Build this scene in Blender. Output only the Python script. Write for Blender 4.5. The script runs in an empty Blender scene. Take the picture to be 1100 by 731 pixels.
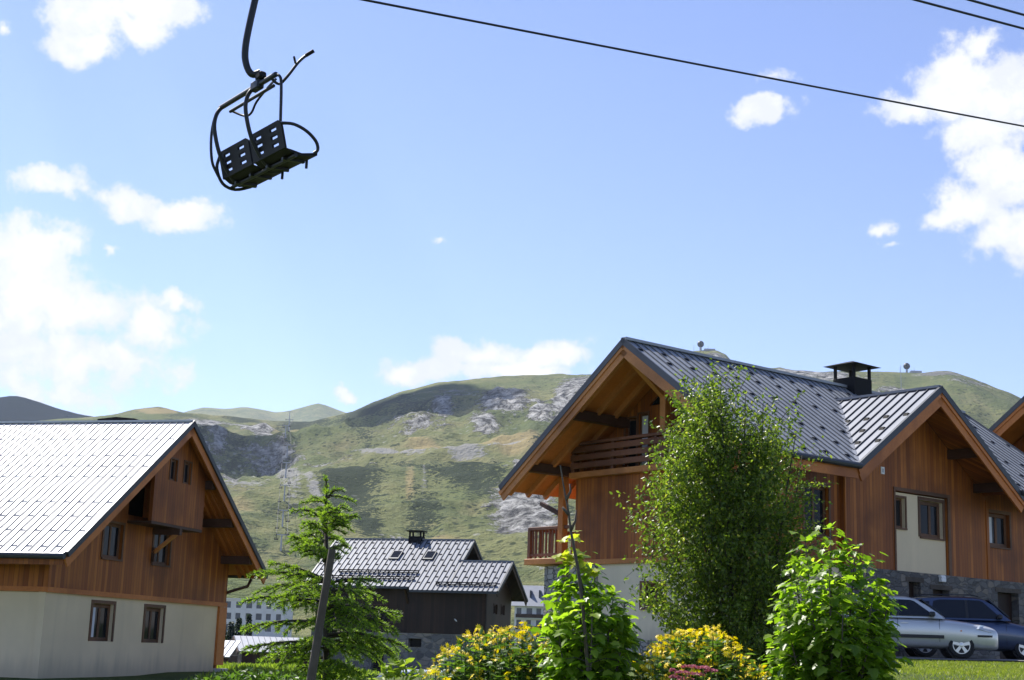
# alpine hamlet under a chairlift: sky, mountains, chalets, trees, parked cars
EXPOSURE = 1.18; SKY_STRENGTH = .09; SUN_POWER = 4.0; CLOUD = (4.6, 6.6); SKY_TINT = (.99, .90, 1.02)
HAZE = 4.4e-5
import bpy, bmesh, math, random
import numpy as np
from mathutils import Vector, Matrix
from mathutils.geometry import tessellate_polygon
random.seed(7); rng = np.random.default_rng(11)
S = bpy.context.scene; COL = S.collection
PI = math.pi

# ------------------------------------------------------------------ camera
FPX, PITCH, ROLL, CXP, CYP = 1573.2, 0.2091, 0.03396, 550.0, 365.5
EYE = np.array([0, 0, 1.6])
def cam_axes():
    fw = np.array([0, math.cos(PITCH), math.sin(PITCH)]); up = np.array([0, -math.sin(PITCH), math.cos(PITCH)]); rt = np.array([1., 0, 0])
    return rt*math.cos(ROLL)+up*math.sin(ROLL), up*math.cos(ROLL)-rt*math.sin(ROLL), fw
RT, UP, FW = cam_axes()
def at(x, y, Y):
    """point seen at photo position x, y and Y metres ahead"""
    d = FW+RT*(x-CXP)/FPX-UP*(y-CYP)/FPX
    return EYE+d*(Y/d[1])
def project(P):
    d = np.asarray(P, float)-EYE; z = np.maximum(d@FW, 1e-3)
    return CXP+FPX*(d@RT)/z, CYP-FPX*(d@UP)/z
cd = bpy.data.cameras.new('camera'); cam = bpy.data.objects.new('camera', cd); COL.objects.link(cam)
cd.sensor_fit = 'HORIZONTAL'; cd.sensor_width = 36; cd.lens = FPX/1100*36; cd.clip_start = .1; cd.clip_end = 30000
M3 = Matrix((RT, UP, -FW)).transposed()
cam.matrix_world = Matrix.Translation(EYE) @ M3.to_4x4()
S.camera = cam

# ------------------------------------------------------------------ objects
def tag(o, label=None, cat=None, group=None, kind=None):
    if label: o['label'] = label
    if cat: o['category'] = cat
    if group: o['group'] = group
    if kind: o['kind'] = kind
    return o
def empty(name, loc=(0, 0, 0), rz=0., **k):
    o = bpy.data.objects.new(name, None); COL.objects.link(o); o.location = loc; o.rotation_euler = (0, 0, rz)
    o.empty_display_size = .2
    return tag(o, **k)
def link_mesh(name, me, mats, parent=None):
    o = bpy.data.objects.new(name, me); COL.objects.link(o)
    for m in (mats if isinstance(mats, (list, tuple)) else [mats]): me.materials.append(m)
    if parent: o.parent = parent
    return o
def copy_tree(o, parent=None):
    c = o.copy(); COL.objects.link(c)
    if parent: c.parent = parent; c.matrix_parent_inverse = o.matrix_parent_inverse.copy()
    for ch in [x for x in S.objects if x.parent == o]: copy_tree(ch, c)
    return c
def fast_mesh(name, V, loops, starts, totals, smooth=False, matidx=None):
    me = bpy.data.meshes.new(name); V = np.asarray(V, np.float32)
    me.vertices.add(len(V)); me.vertices.foreach_set('co', V.ravel())
    me.loops.add(len(loops)); me.loops.foreach_set('vertex_index', np.asarray(loops, np.int32))
    me.polygons.add(len(starts)); me.polygons.foreach_set('loop_start', np.asarray(starts, np.int32)); me.polygons.foreach_set('loop_total', np.asarray(totals, np.int32))
    if matidx is not None: me.polygons.foreach_set('material_index', np.asarray(matidx, np.int32))
    if smooth: me.polygons.foreach_set('use_smooth', np.ones(len(starts), bool))
    me.update(calc_edges=True); me.validate()
    return me
class MB:
    """collects shapes into one mesh; tf maps input points to mesh space"""
    def __init__(s, tf=None): s.v = []; s.f = []; s.m = []; s.tf = tf or (lambda p: p)
    def add(s, pts, faces, m=0):
        b = len(s.v); s.v += [tuple(s.tf(p)) for p in pts]; s.f += [tuple(b+i for i in f) for f in faces]; s.m += [m]*len(faces); return s
    def box(s, x0, x1, y0, y1, z0, z1, m=0):
        p = [(x, y, z) for z in (z0, z1) for y in (y0, y1) for x in (x0, x1)]
        return s.add(p, [(0, 2, 3, 1), (4, 5, 7, 6), (0, 1, 5, 4), (2, 6, 7, 3), (0, 4, 6, 2), (1, 3, 7, 5)], m)
    def prism(s, poly, vec, m=0):
        n = len(poly); vec = Vector(vec); a = [Vector(p) for p in poly]; q = a+[p+vec for p in a]
        return s.add(q, [tuple(range(n))[::-1], tuple(range(n, 2*n))]+[(i, (i+1) % n, n+(i+1) % n, n+i) for i in range(n)], m)
    def beam(s, p, q, w, h, up=(0, 0, 1), m=0, drop=0.5):
        """bar from p to q, w wide, h tall; drop 0 hangs it under the line, 1 stands it on the line"""
        p = Vector(p); q = Vector(q); d = (q-p).normalized(); up = Vector(up); sd = d.cross(up).normalized(); u = sd.cross(d).normalized()
        a = sd*(w/2); lo = u*(-h*(1-drop)); hi = u*(h*drop)
        pts = [p-a+lo, p+a+lo, p+a+hi, p-a+hi, q-a+lo, q+a+lo, q+a+hi, q-a+hi]
        return s.add(pts, [(0, 1, 2, 3), (7, 6, 5, 4), (0, 4, 5, 1), (1, 5, 6, 2), (2, 6, 7, 3), (3, 7, 4, 0)], m)
    def tube(s, path, r, n=8, m=0, caps=True):
        P = [Vector(p) for p in path]; R = r if isinstance(r, (list, tuple)) else [r]*len(P)
        pts = []; prev = None
        for i, p in enumerate(P):
            d = ((P[min(i+1, len(P)-1)]-P[max(i-1, 0)])).normalized()
            if prev is None:
                ref = Vector((0, 0, 1)) if abs(d.z) < .9 else Vector((1, 0, 0)); u = d.cross(ref).normalized()
            else:
                u = (prev-d*prev.dot(d)).normalized()
            prev = u; w = d.cross(u)
            for k in range(n):
                a = 2*PI*k/n; pts.append(p+(u*math.cos(a)+w*math.sin(a))*R[i])
        f = []
        for i in range(len(P)-1):
            for k in range(n):
                f.append((i*n+k, i*n+(k+1) % n, (i+1)*n+(k+1) % n, (i+1)*n+k))
        if caps: f += [tuple(range(n))[::-1], tuple(range((len(P)-1)*n, len(P)*n))]
        return s.add(pts, f, m)
    def lathe(s, prof, c=(0, 0, 0), n=16, axis='z', m=0, caps=True):
        pts = []
        for r, z in prof:
            for k in range(n):
                a = 2*PI*k/n; x, y = r*math.cos(a), r*math.sin(a)
                p = (x, y, z) if axis == 'z' else ((x, z, y) if axis == 'y' else (z, x, y))
                pts.append((c[0]+p[0], c[1]+p[1], c[2]+p[2]))
        f = []
        for i in range(len(prof)-1):
            for k in range(n): f.append((i*n+k, i*n+(k+1) % n, (i+1)*n+(k+1) % n, (i+1)*n+k))
        if caps: f += [tuple(range(n))[::-1], tuple(range((len(prof)-1)*n, len(prof)*n))]
        return s.add(pts, f, m)
    def wall(s, outer, holes, to3, depth, m=0):
        """sheet with openings: 2D outlines, to3(u, v, d) -> point with d the depth into the wall; reveals closed"""
        for d in (0., depth):
            polys = [[Vector((u, v, 0)) for u, v in pl] for pl in [outer]+holes]
            flat = [p for pl in polys for p in pl]
            tr = tessellate_polygon(polys)
            s.add([to3(p.x, p.y, d) for p in flat], [tuple(t) for t in tr], m)
        for pl in [outer]+holes:
            n = len(pl); q = [to3(u, v, 0.) for u, v in pl]+[to3(u, v, depth) for u, v in pl]
            s.add(q, [(i, (i+1) % n, n+(i+1) % n, n+i) for i in range(n)], m)
        return s
    def build(s, name, mats, parent=None, smooth=False, bevel=0, weld=False, angle=None, recalc=True):
        me = bpy.data.meshes.new(name); me.from_pydata(s.v, [], s.f); 
        if any(s.m): me.polygons.foreach_set('material_index', s.m)
        if recalc or weld or bevel:
            bm = bmesh.new(); bm.from_mesh(me)
            if weld: bmesh.ops.remove_doubles(bm, verts=bm.verts, dist=1e-4)
            bmesh.ops.recalc_face_normals(bm, faces=bm.faces)
            if bevel:
                bmesh.ops.bevel(bm, geom=[e for e in bm.edges if len(e.link_faces) == 2 and e.calc_face_angle(0) > .6], offset=bevel, segments=1, affect='EDGES', clamp_overlap=True)
            bm.to_mesh(me); bm.free()
        if smooth:
            me.polygons.foreach_set('use_smooth', [True]*len(me.polygons))
            if angle: me.set_sharp_from_angle(angle=angle)
        me.update()
        return link_mesh(name, me, mats, parent)

# ------------------------------------------------------------------ materials
def newmat(name):
    m = bpy.data.materials.new(name); m.use_nodes = True; nt = m.node_tree; nt.nodes.clear()
    return m, nt
class NG:
    def __init__(s, nt): s.nt = nt
    def n(s, typ, **k):
        o = s.nt.nodes.new(typ); ins = k.pop('ins', {})
        for a, b in k.items(): setattr(o, a, b)
        for i, v in ins.items(): s.set(o.inputs[i], v)
        return o
    def set(s, sock, v):
        if isinstance(v, bpy.types.NodeSocket): s.nt.links.new(v, sock)
        elif isinstance(v, bpy.types.Node): s.nt.links.new(v.outputs[0], sock)
        else:
            try: sock.default_value = v
            except Exception: sock.default_value = (*v, 1) if hasattr(v, '__len__') and len(v) == 3 else v
    def math(s, op, a, b=0., c=None, clamp=False):
        ins = {0: a, 1: b}
        if c is not None: ins[2] = c
        return s.n('ShaderNodeMath', operation=op, use_clamp=clamp, ins=ins).outputs[0]
    def mix(s, f, a, b, blend='MIX'):
        o = s.n('ShaderNodeMix', data_type='RGBA', blend_type=blend); s.set(o.inputs[0], f)
        s.set(o.inputs[6], a if not isinstance(a, tuple) or len(a) == 4 else (*a, 1)); s.set(o.inputs[7], b if not isinstance(b, tuple) or len(b) == 4 else (*b, 1)); return o.outputs[2]
    def noise(s, vec, scale, detail=3., rough=.55, out=0, dist=0.):
        o = s.n('ShaderNodeTexNoise', ins={'Scale': scale, 'Detail': detail, 'Roughness': rough, 'Distortion': dist})
        if vec is not None: s.set(o.inputs['Vector'], vec)
        return o.outputs[out]
    def ramp(s, f, stops, interp='LINEAR'):
        o = s.n('ShaderNodeValToRGB'); o.color_ramp.interpolation = interp; cr = o.color_ramp
        while len(cr.elements) < len(stops): cr.elements.new(.5)
        for e, (p, c) in zip(cr.elements, stops): e.position = p; e.color = (*c, 1) if len(c) == 3 else c
        s.set(o.inputs[0], f); return o.outputs[0]
    def step(s, x, a, b):
        o = s.n('ShaderNodeMapRange', interpolation_type='SMOOTHSTEP', ins={0: x, 1: a, 2: b, 3: 0., 4: 1.}); return o.outputs[0]
    def mapping(s, vec, scale=(1, 1, 1), loc=(0, 0, 0)):
        return s.n('ShaderNodeMapping', ins={'Vector': vec, 'Scale': scale, 'Location': loc}).outputs[0]
    def obj(s): return s.n('ShaderNodeTexCoord').outputs['Object']
    def bump(s, h, strength=.3, dist=.02):
        return s.n('ShaderNodeBump', ins={'Height': h, 'Strength': strength, 'Distance': dist}).outputs[0]
    def out(s, sh): s.nt.links.new(sh if isinstance(sh, bpy.types.NodeSocket) else sh.outputs[0], s.n('ShaderNodeOutputMaterial').inputs[0])
    def principled(s, **k):
        return s.n('ShaderNodeBsdfPrincipled', ins={kk.replace('_', ' '): v for kk, v in k.items()})
def simple(name, col, rough=.6, metal=0., noise=.12, nscale=6., bump=0., spec=.5, coat=0.):
    m, nt = newmat(name); g = NG(nt); v = g.obj()
    n = g.noise(v, nscale, 4)
    n2 = g.noise(v, nscale*9, 3)
    f = g.math('ADD', g.math('MULTIPLY', n, .7), g.math('MULTIPLY', n2, .3))
    a = tuple(c*(1-noise*2.2) for c in col); b = tuple(min(1, c*(1+noise*2.2)) for c in col)
    c = g.mix(f, a, b)
    p = g.principled(Base_Color=c, Roughness=g.math('ADD', rough-.08, g.math('MULTIPLY', n2, .16)), Metallic=metal)
    p.inputs['Specular IOR Level'].default_value = spec; p.inputs['Coat Weight'].default_value = coat
    if bump: g.set(p.inputs['Normal'], g.bump(n2, bump, .01))
    g.out(p); return m
def wood(name, c1, c2, plank=0., rough=.6, dark=.5, weather=None):
    """timber; with plank > 0 upright boards of that width"""
    m, nt = newmat(name); g = NG(nt); v = g.obj(); sp = g.n('ShaderNodeSeparateXYZ', ins={0: v}); X, Y, Z = sp.outputs
    u = g.math('ADD', X, Y)
    if plank:
        q = g.math('DIVIDE', u, plank); cell = g.math('FLOOR', q); fr = g.math('FRACT', q)
        wn = g.n('ShaderNodeTexWhiteNoise', noise_dimensions='1D', ins={'W': cell}); rnd = wn.outputs[0]
        cv = g.n('ShaderNodeCombineXYZ', ins={0: g.math('MULTIPLY', u, 26.), 1: g.math('MULTIPLY', rnd, 40.), 2: g.math('MULTIPLY', Z, 1.1)}).outputs[0]
        edge = g.math('MULTIPLY', g.step(fr, 0., .07), g.step(fr, 1., .93))
    else:
        rnd = g.noise(v, .9, 2); edge = None
        cv = g.mapping(v, (14, 14, 14))
    gr = g.noise(cv, 1., 5, .65)
    big = g.noise(v, .55, 3)
    f = g.math('ADD', g.math('MULTIPLY', gr, .55), g.math('MULTIPLY', rnd, .45))
    f = g.step(f, .22, .8)
    c = g.mix(f, c1, c2)
    c = g.mix(g.step(big, .42, .75), c, tuple(x*.68 for x in c1))
    if weather: c = g.mix(g.math('MULTIPLY', g.step(g.noise(cv, .6, 4), .45, .75), .55), c, weather)
    if edge is not None: c = g.mix(g.math('SUBTRACT', 1., edge), c, tuple(x*dark*.5 for x in c1))
    h = gr if edge is None else g.math('ADD', g.math('MULTIPLY', gr, .12), edge)
    p = g.principled(Base_Color=c, Roughness=rough); p.inputs['Specular IOR Level'].default_value = .35
    g.set(p.inputs['Normal'], g.bump(h, .55 if plank else .2, .012)); g.out(p); return m
def stone(name, c1=(.055, .054, .052), c2=(.24, .225, .205), mortar=(.15, .14, .125), scale=3.2, flat=1.9):
    m, nt = newmat(name); g = NG(nt); v = g.obj()
    w = g.n('ShaderNodeMix', data_type='RGBA', blend_type='ADD', ins={0: .12}); g.set(w.inputs[6], v); g.set(w.inputs[7], g.noise(v, 4, 2, out=1))
    vv = g.mapping(w.outputs[2], (1, 1, flat))
    a = g.n('ShaderNodeTexVoronoi', feature='F1', ins={'Vector': vv, 'Scale': scale, 'Randomness': .9}); b = g.n('ShaderNodeTexVoronoi', feature='DISTANCE_TO_EDGE', ins={'Vector': vv, 'Scale': scale, 'Randomness': .9})
    e = g.step(b.outputs['Distance'], .015, .075)
    sr = g.n('ShaderNodeSeparateColor', ins={0: a.outputs['Color']}).outputs[0]
    c = g.mix(g.math('ADD', g.math('MULTIPLY', sr, .75), g.math('MULTIPLY', g.noise(v, 14, 4), .35)), c1, c2)
    c = g.mix(g.math('MULTIPLY', g.step(sr, .72, .76), .5), c, (c2[0]*1.0, c2[1]*.86, c2[2]*.66))
    c = g.mix(e, mortar, c)
    h = g.math('ADD', e, g.math('MULTIPLY', g.noise(v, 18, 4), .35))
    p = g.principled(Base_Color=c, Roughness=.9); g.set(p.inputs['Normal'], g.bump(h, .9, .04)); g.out(p); return m
def stucco(name, col=(.80, .645, .42)):
    m, nt = newmat(name); g = NG(nt); v = g.obj()
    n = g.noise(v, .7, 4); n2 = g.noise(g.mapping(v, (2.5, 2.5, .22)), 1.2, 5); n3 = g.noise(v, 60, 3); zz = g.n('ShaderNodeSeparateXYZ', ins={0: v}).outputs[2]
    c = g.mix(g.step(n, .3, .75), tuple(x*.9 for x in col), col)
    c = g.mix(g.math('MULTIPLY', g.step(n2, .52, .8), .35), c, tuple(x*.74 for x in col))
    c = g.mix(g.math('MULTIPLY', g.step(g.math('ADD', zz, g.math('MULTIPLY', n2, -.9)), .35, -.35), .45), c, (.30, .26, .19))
    p = g.principled(Base_Color=c, Roughness=.92); g.set(p.inputs['Normal'], g.bump(n3, .35, .008)); g.out(p); return m
def sheet_metal(name, col, rough=.42, metal=.75, streak=.25):
    m, nt = newmat(name); g = NG(nt); v = g.obj()
    n = g.noise(v, .6, 4); n2 = g.noise(v, 5, 4); n3 = g.noise(v, 1.7, 2)
    f = g.math('ADD', g.math('MULTIPLY', n, .6), g.math('MULTIPLY', n2, .4))
    c = g.mix(g.step(f, .3, .72), tuple(x*(1-streak) for x in col), tuple(min(1, x*(1+streak)) for x in col))
    p = g.principled(Base_Color=c, Metallic=metal, Roughness=g.math('ADD', rough-.1, g.math('MULTIPLY', n2, .2)))
    g.set(p.inputs['Normal'], g.bump(n3, .12, .03)); g.out(p); return m
def glass(name, col=(.012, .014, .018), rough=.04):
    m, nt = newmat(name); g = NG(nt); v = g.obj()
    p = g.principled(Base_Color=col, Roughness=rough); p.inputs['Specular IOR Level'].default_value = .10
    g.set(p.inputs['Normal'], g.bump(g.noise(v, 1.3, 1), .04, .05)); g.out(p); return m
def leafmat(name, c1, c2, c3=None, trans=.45, rough=.45, tc=1.65):
    m, nt = newmat(name); g = NG(nt)
    r = g.n('ShaderNodeNewGeometry').outputs['Random Per Island']; v = g.obj(); n = g.noise(v, 2.2, 3)
    f = g.math('ADD', g.math('MULTIPLY', r, .65), g.math('MULTIPLY', n, .35))
    c = g.mix(g.step(f, .2, .8), c1, c2)
    if c3: c = g.mix(g.step(r, .9, .97), c, c3)
    d = g.principled(Base_Color=c, Roughness=rough); d.inputs['Specular IOR Level'].default_value = .45
    tcol = g.mix(1., c, (tc, tc*1.12, tc*.45), 'MULTIPLY')
    t = g.n('ShaderNodeBsdfTranslucent', ins={'Color': tcol})
    mx = g.n('ShaderNodeMixShader', ins={0: trans, 1: d.outputs[0], 2: t.outputs[0]}); g.out(mx); return m

MT = {}
MT['larch'] = wood('larch_boards', (.24, .064, .010), (.50, .165, .028), plank=.145, weather=(.15, .044, .010))
MT['larch_light'] = wood('larch_trim', (.42, .155, .040), (.66, .28, .085), rough=.55)
MT['larch_red'] = wood('larch_red_timber', (.42, .125, .024), (.64, .225, .05), rough=.55)
MT['beam'] = wood('dark_stained_beam', (.055, .024, .013), (.105, .048, .026))
MT['rail'] = wood('reddish_rail_wood', (.14, .052, .026), (.24, .098, .05))
MT['frame'] = wood('window_frame_wood', (.10, .045, .02), (.19, .09, .045))
MT['old_dark'] = wood('old_dark_boards', (.020, .009, .0045), (.042, .019, .010), plank=.2, weather=(.014, .008, .005))
MT['old_trim'] = wood('old_dark_trim', (.04, .02, .011), (.07, .036, .02))
MT['shed'] = wood('shed_boards', (.05, .022, .014), (.10, .045, .026), plank=.16)
MT['grey_wood'] = wood('weathered_grey_wood', (.07, .055, .042), (.14, .115, .09), rough=.85, weather=(.05, .045, .04))
MT['stucco'] = stucco('pale_stucco')
MT['stucco_white'] = stucco('white_stucco', (.70, .69, .68))
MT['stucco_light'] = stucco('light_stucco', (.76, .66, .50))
MT['stone'] = stone('rubble_stone')
MT['stone_far'] = stone('farmhouse_rubble', (.06, .06, .06), (.27, .26, .25), (.17, .165, .155), 1.7, 1.6)
MT['stone_pale'] = stone('pale_rubble_stone', (.24, .23, .22), (.5, .48, .45), (.12, .12, .115), 3.6, 2.0)
MT['roof_pale'] = sheet_metal('pale_zinc', (.53, .535, .54), .50, .12, .07)
MT['seam_pale'] = sheet_metal('pale_zinc_fold', (.27, .275, .28), .6, .1, .06)
MT['roof_mid'] = sheet_metal('grey_zinc', (.19, .205, .24), .66, .1, .12)
MT['roof_dark'] = sheet_metal('dark_slate_zinc', (.30, .315, .335), .5, .3, .12)
MT['seam_slate'] = sheet_metal('dark_slate_fold', (.15, .157, .17), .5, .3, .12)
MT['seam_dark'] = sheet_metal('dark_folded_metal', (.05, .055, .065), .5, .4, .2)
MT['black_metal'] = simple('black_sheet_metal', (.009, .009, .010), .75, .0, spec=.2)
MT['glass'] = glass('window_glass')
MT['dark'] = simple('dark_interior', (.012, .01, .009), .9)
MT['curtain'] = simple('pale_curtain', (.62, .63, .66), .9, noise=.08)
MT['white'] = simple('white_paint', (.78, .78, .76), .5, noise=.05)
MT['steel'] = simple('grey_steel', (.30, .31, .33), .45, .6)
# ------------------------------------------------------------------ noise helpers for terrain
def vnoise(x, y, seed=0):
    xi = np.floor(x).astype(np.int64); yi = np.floor(y).astype(np.int64); fx = x-xi; fy = y-yi
    fx = fx*fx*fx*(fx*(fx*6-15)+10); fy = fy*fy*fy*(fy*(fy*6-15)+10)
    def h(a, b):
        k = (a*374761393+b*668265263+seed*974711) & 0xffffffff; k = ((k ^ (k >> 13))*1274126177) & 0xffffffff; k = k ^ (k >> 16)
        return (k & 0xffff)/65535.
    return (h(xi, yi)*(1-fx)+h(xi+1, yi)*fx)*(1-fy)+(h(xi, yi+1)*(1-fx)+h(xi+1, yi+1)*fx)*fy
def fbm(x, y, oct=5, seed=0, ridged=False, gain=.5):
    t = 0; a = .5; tot = 0
    for o in range(oct):
        n = vnoise(x, y, seed+o*17)
        if ridged: n = 1-np.abs(2*n-1)
        t = t+a*n; tot += a; a *= gain; x = x*2.03+13.1; y = y*2.03+7.7
    return t/tot
ANCH = np.array([(0, -30, -.3), (0, 0, 0), (0, 6, .15), (-4, 9, .3), (2, 13, .5), (5, 14, .8), (-2, 11, .3), (8, 18, 1.41), (5.5, 18, 1.36), (6, 22, 1.5), (10, 24, 1.55), (12, 24, 1.57), (10, 31, 1.63), (14, 31, 1.66), (10, 34.5, 1.69), (14, 34.5, 1.72),
  (10, 37, 1.77), (12.5, 37, 1.78), (16, 37, 1.79), (10, 40.5, 1.78), (14, 40.5, 1.79), (14, 47, 1.8), (4.5, 42.5, 1.65), (6.5, 38, 1.7), (22, 56, 1.95), (28, 45, 1.9), (-12, 37, .52), (-9, 40, .55), (-16, 40, .5), (-20, 36, .5), (-9, 46, .66), (-8, 60, .5), (-3, 50, .3), (-2, 60, 0.),
  (0, 80, -.4), (-12, 90, -.3), (-5, 96, -.12), (-10, 98, -.1), (2, 97, -.12), (-2.3, 40, -.5), (-3, 38, -.5), (-1, 41, -.5), (-30, 60, .5), (-30, 20, .3), (-15, 120, .3), (0, 150, 0.), (20, 150, 1), (-60, 150, 0), (60, 150, 3), (40, 80, 2.5), (40, 30, 1.8), (30, 0, .5), (-60, 60, .5), (0, 220, 0.), (-100, 220, -1), (100, 220, 4), (0, -120, -1), (150, 0, 1), (-150, 0, 0)], float)
def ground_z(x, y):
    x = np.asarray(x, float); y = np.asarray(y, float); sh = x.shape; x = x.ravel(); y = y.ravel()
    d2 = (x[:, None]-ANCH[None, :, 0])**2+(y[:, None]-ANCH[None, :, 1])**2+1.2
    w = d2**-1.9
    z = (w*ANCH[None, :, 2]).sum(1)/w.sum(1)
    r = np.hypot(x, y); z = z+(fbm(x*.35, y*.35, 3, 5)-.5)*np.clip((r-45)/60, 0, 1)*.5
    return z.reshape(sh)
def gz(x, y): return float(ground_z(np.array([x]), np.array([y]))[0])
def grid_faces(nr, nc):
    i = np.arange(nr-1)[:, None]*nc+np.arange(nc-1)[None, :]; q = np.stack([i, i+1, i+nc+1, i+nc], -1).reshape(-1, 4)
    return q.ravel(), np.arange(len(q))*4, np.full(len(q), 4)

def grassy(name, c1, c2, c3, s=1.):
    m, nt = newmat(name); g = NG(nt); v = g.obj()
    a = g.noise(v, .25*s, 4); b = g.noise(v, 3*s, 4); d = g.noise(v, 26*s, 3)
    c = g.mix(g.step(a, .3, .7), c1, c2); c = g.mix(g.math('MULTIPLY', g.step(b, .5, .8), .6), c, c3)
    c = g.mix(g.math('MULTIPLY', d, .45), c, tuple(x*.4 for x in c1))
    p = g.principled(Base_Color=c, Roughness=.9); p.inputs['Specular IOR Level'].default_value = .15
    g.set(p.inputs['Normal'], g.bump(g.math('ADD', g.math('MULTIPLY', d, .6), b), .8, .08)); g.out(p); return m
MT['ground'] = grassy('meadow_ground', (.055, .085, .018), (.10, .135, .028), (.15, .15, .05))

# ground: one polar sheet under everything, out to where the hillsides start
rr = np.concatenate([[.01], np.geomspace(1.2, 560, 180)]); aa = np.linspace(-PI, PI, 361)
RR, AA = np.meshgrid(rr, aa, indexing='ij'); gx = RR*np.sin(AA); gy = RR*np.cos(AA)
gv = np.stack([gx, gy, ground_z(gx, gy)], -1).reshape(-1, 3)
tag(link_mesh('ground', fast_mesh('ground', gv, *grid_faces(*RR.shape), smooth=True), MT['ground']), kind='structure')

# ------------------------------------------------------------------ mountains
def hill_material():
    m, nt = newmat('alpine_slope'); g = NG(nt); v = g.obj()
    at_ = lambda n: g.n('ShaderNodeAttribute', attribute_name=n).outputs['Fac']
    n1 = g.noise(v, .0035, 5, .6); n2 = g.noise(v, .018, 6, .65); n3 = g.noise(v, .075, 6, .7); n4 = g.noise(v, .30, 4, .65)
    mid = g.noise(v, .0085, 5, .65)
    grass = g.mix(g.step(n1, .35, .65), (.12, .145, .05), (.205, .205, .085))
    grass = g.mix(g.math('MULTIPLY', g.step(mid, .45, .65), .8), grass, (.08, .105, .04))
    grass = g.mix(g.math('MULTIPLY', g.step(n2, .48, .7), .75), grass, (.25, .225, .105))
    grass = g.mix(g.math('MULTIPLY', g.step(n3, .5, .68), .7), grass, (.055, .08, .028))
    grass = g.mix(g.math('MULTIPLY', g.step(n4, .52, .75), .5), grass, (.05, .065, .022))
    vo = lambda sc, lo, hi: g.step(g.n('ShaderNodeTexVoronoi', feature='F1', ins={'Vector': g.mapping(v, (1, 1, .6)), 'Scale': sc, 'Randomness': 1.}).outputs['Distance'], hi, lo)
    dots = g.math('ADD', g.math('MULTIPLY', vo(.055, .16, .26), g.step(g.noise(v, .006, 3), .46, .6)), g.math('MULTIPLY', vo(.13, .20, .32), g.step(g.noise(v, .012, 4), .44, .58)), clamp=True)
    grass = g.mix(g.math('MULTIPLY', dots, .85), grass, (.022, .036, .014))
    dry = at_('dry'); grass = g.mix(g.step(g.math('ADD', dry, g.math('MULTIPLY', g.math('SUBTRACT', n2, .5), 1.2)), .35, .8), grass, (.29, .235, .11))
    fine = g.math('ADD', g.math('MULTIPLY', n3, .5), g.math('MULTIPLY', n4, .5))
    shr = g.step(g.math('ADD', g.math('ADD', at_('shrub'), g.math('MULTIPLY', g.math('SUBTRACT', mid, .5), .9)), g.math('MULTIPLY', g.math('SUBTRACT', fine, .5), 3.2)), .43, .60)
    c = g.mix(shr, grass, g.mix(n4, (.012, .022, .010), (.04, .055, .02)))
    rk = g.step(g.math('ADD', g.math('ADD', at_('rock'), g.math('MULTIPLY', g.math('SUBTRACT', mid, .5), .5)), g.math('MULTIPLY', g.math('SUBTRACT', g.math('ADD', g.math('MULTIPLY', n2, .5), g.math('MULTIPLY', fine, .5)), .5), 3.4)), .46, .60)
    rv = g.noise(g.mapping(v, (1, 1, .30)), .085, 7, .78)
    rc = g.ramp(rv, [(.38, (.035, .036, .038)), (.45, (.18, .175, .165)), (.51, (.42, .41, .385)), (.59, (.82, .80, .76))])  # lit faces and dark crevices painted into the rock's own mottled greys
    c = g.mix(rk, c, rc)
    bits = g.math('MULTIPLY', vo(.09, .14, .24), g.step(g.math('ADD', at_('rock'), g.math('MULTIPLY', g.noise(v, .015, 4), .55)), .30, .55))
    c = g.mix(g.math('MULTIPLY', bits, .55), c, g.mix(n4, (.22, .215, .2), (.55, .54, .5)))
    sc = g.step(g.math('ADD', at_('scree'), g.math('MULTIPLY', g.math('SUBTRACT', fine, .5), 2.2)), .42, .68)
    c = g.mix(g.math('MULTIPLY', sc, .9), c, g.mix(n4, (.19, .185, .17), (.36, .35, .33)))
    p = g.principled(Base_Color=c, Roughness=.95); p.inputs['Specular IOR Level'].default_value = .1
    h = g.math('ADD', g.math('MULTIPLY', n3, 1.), g.math('MULTIPLY', n4, .35))
    h = g.math('ADD', h, g.math('MULTIPLY', g.math('MULTIPLY', rv, rk), 5.))
    g.set(p.inputs['Normal'], g.bump(h, 1., 6.)); g.out(p); return m
MT['hill'] = hill_material()

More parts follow.
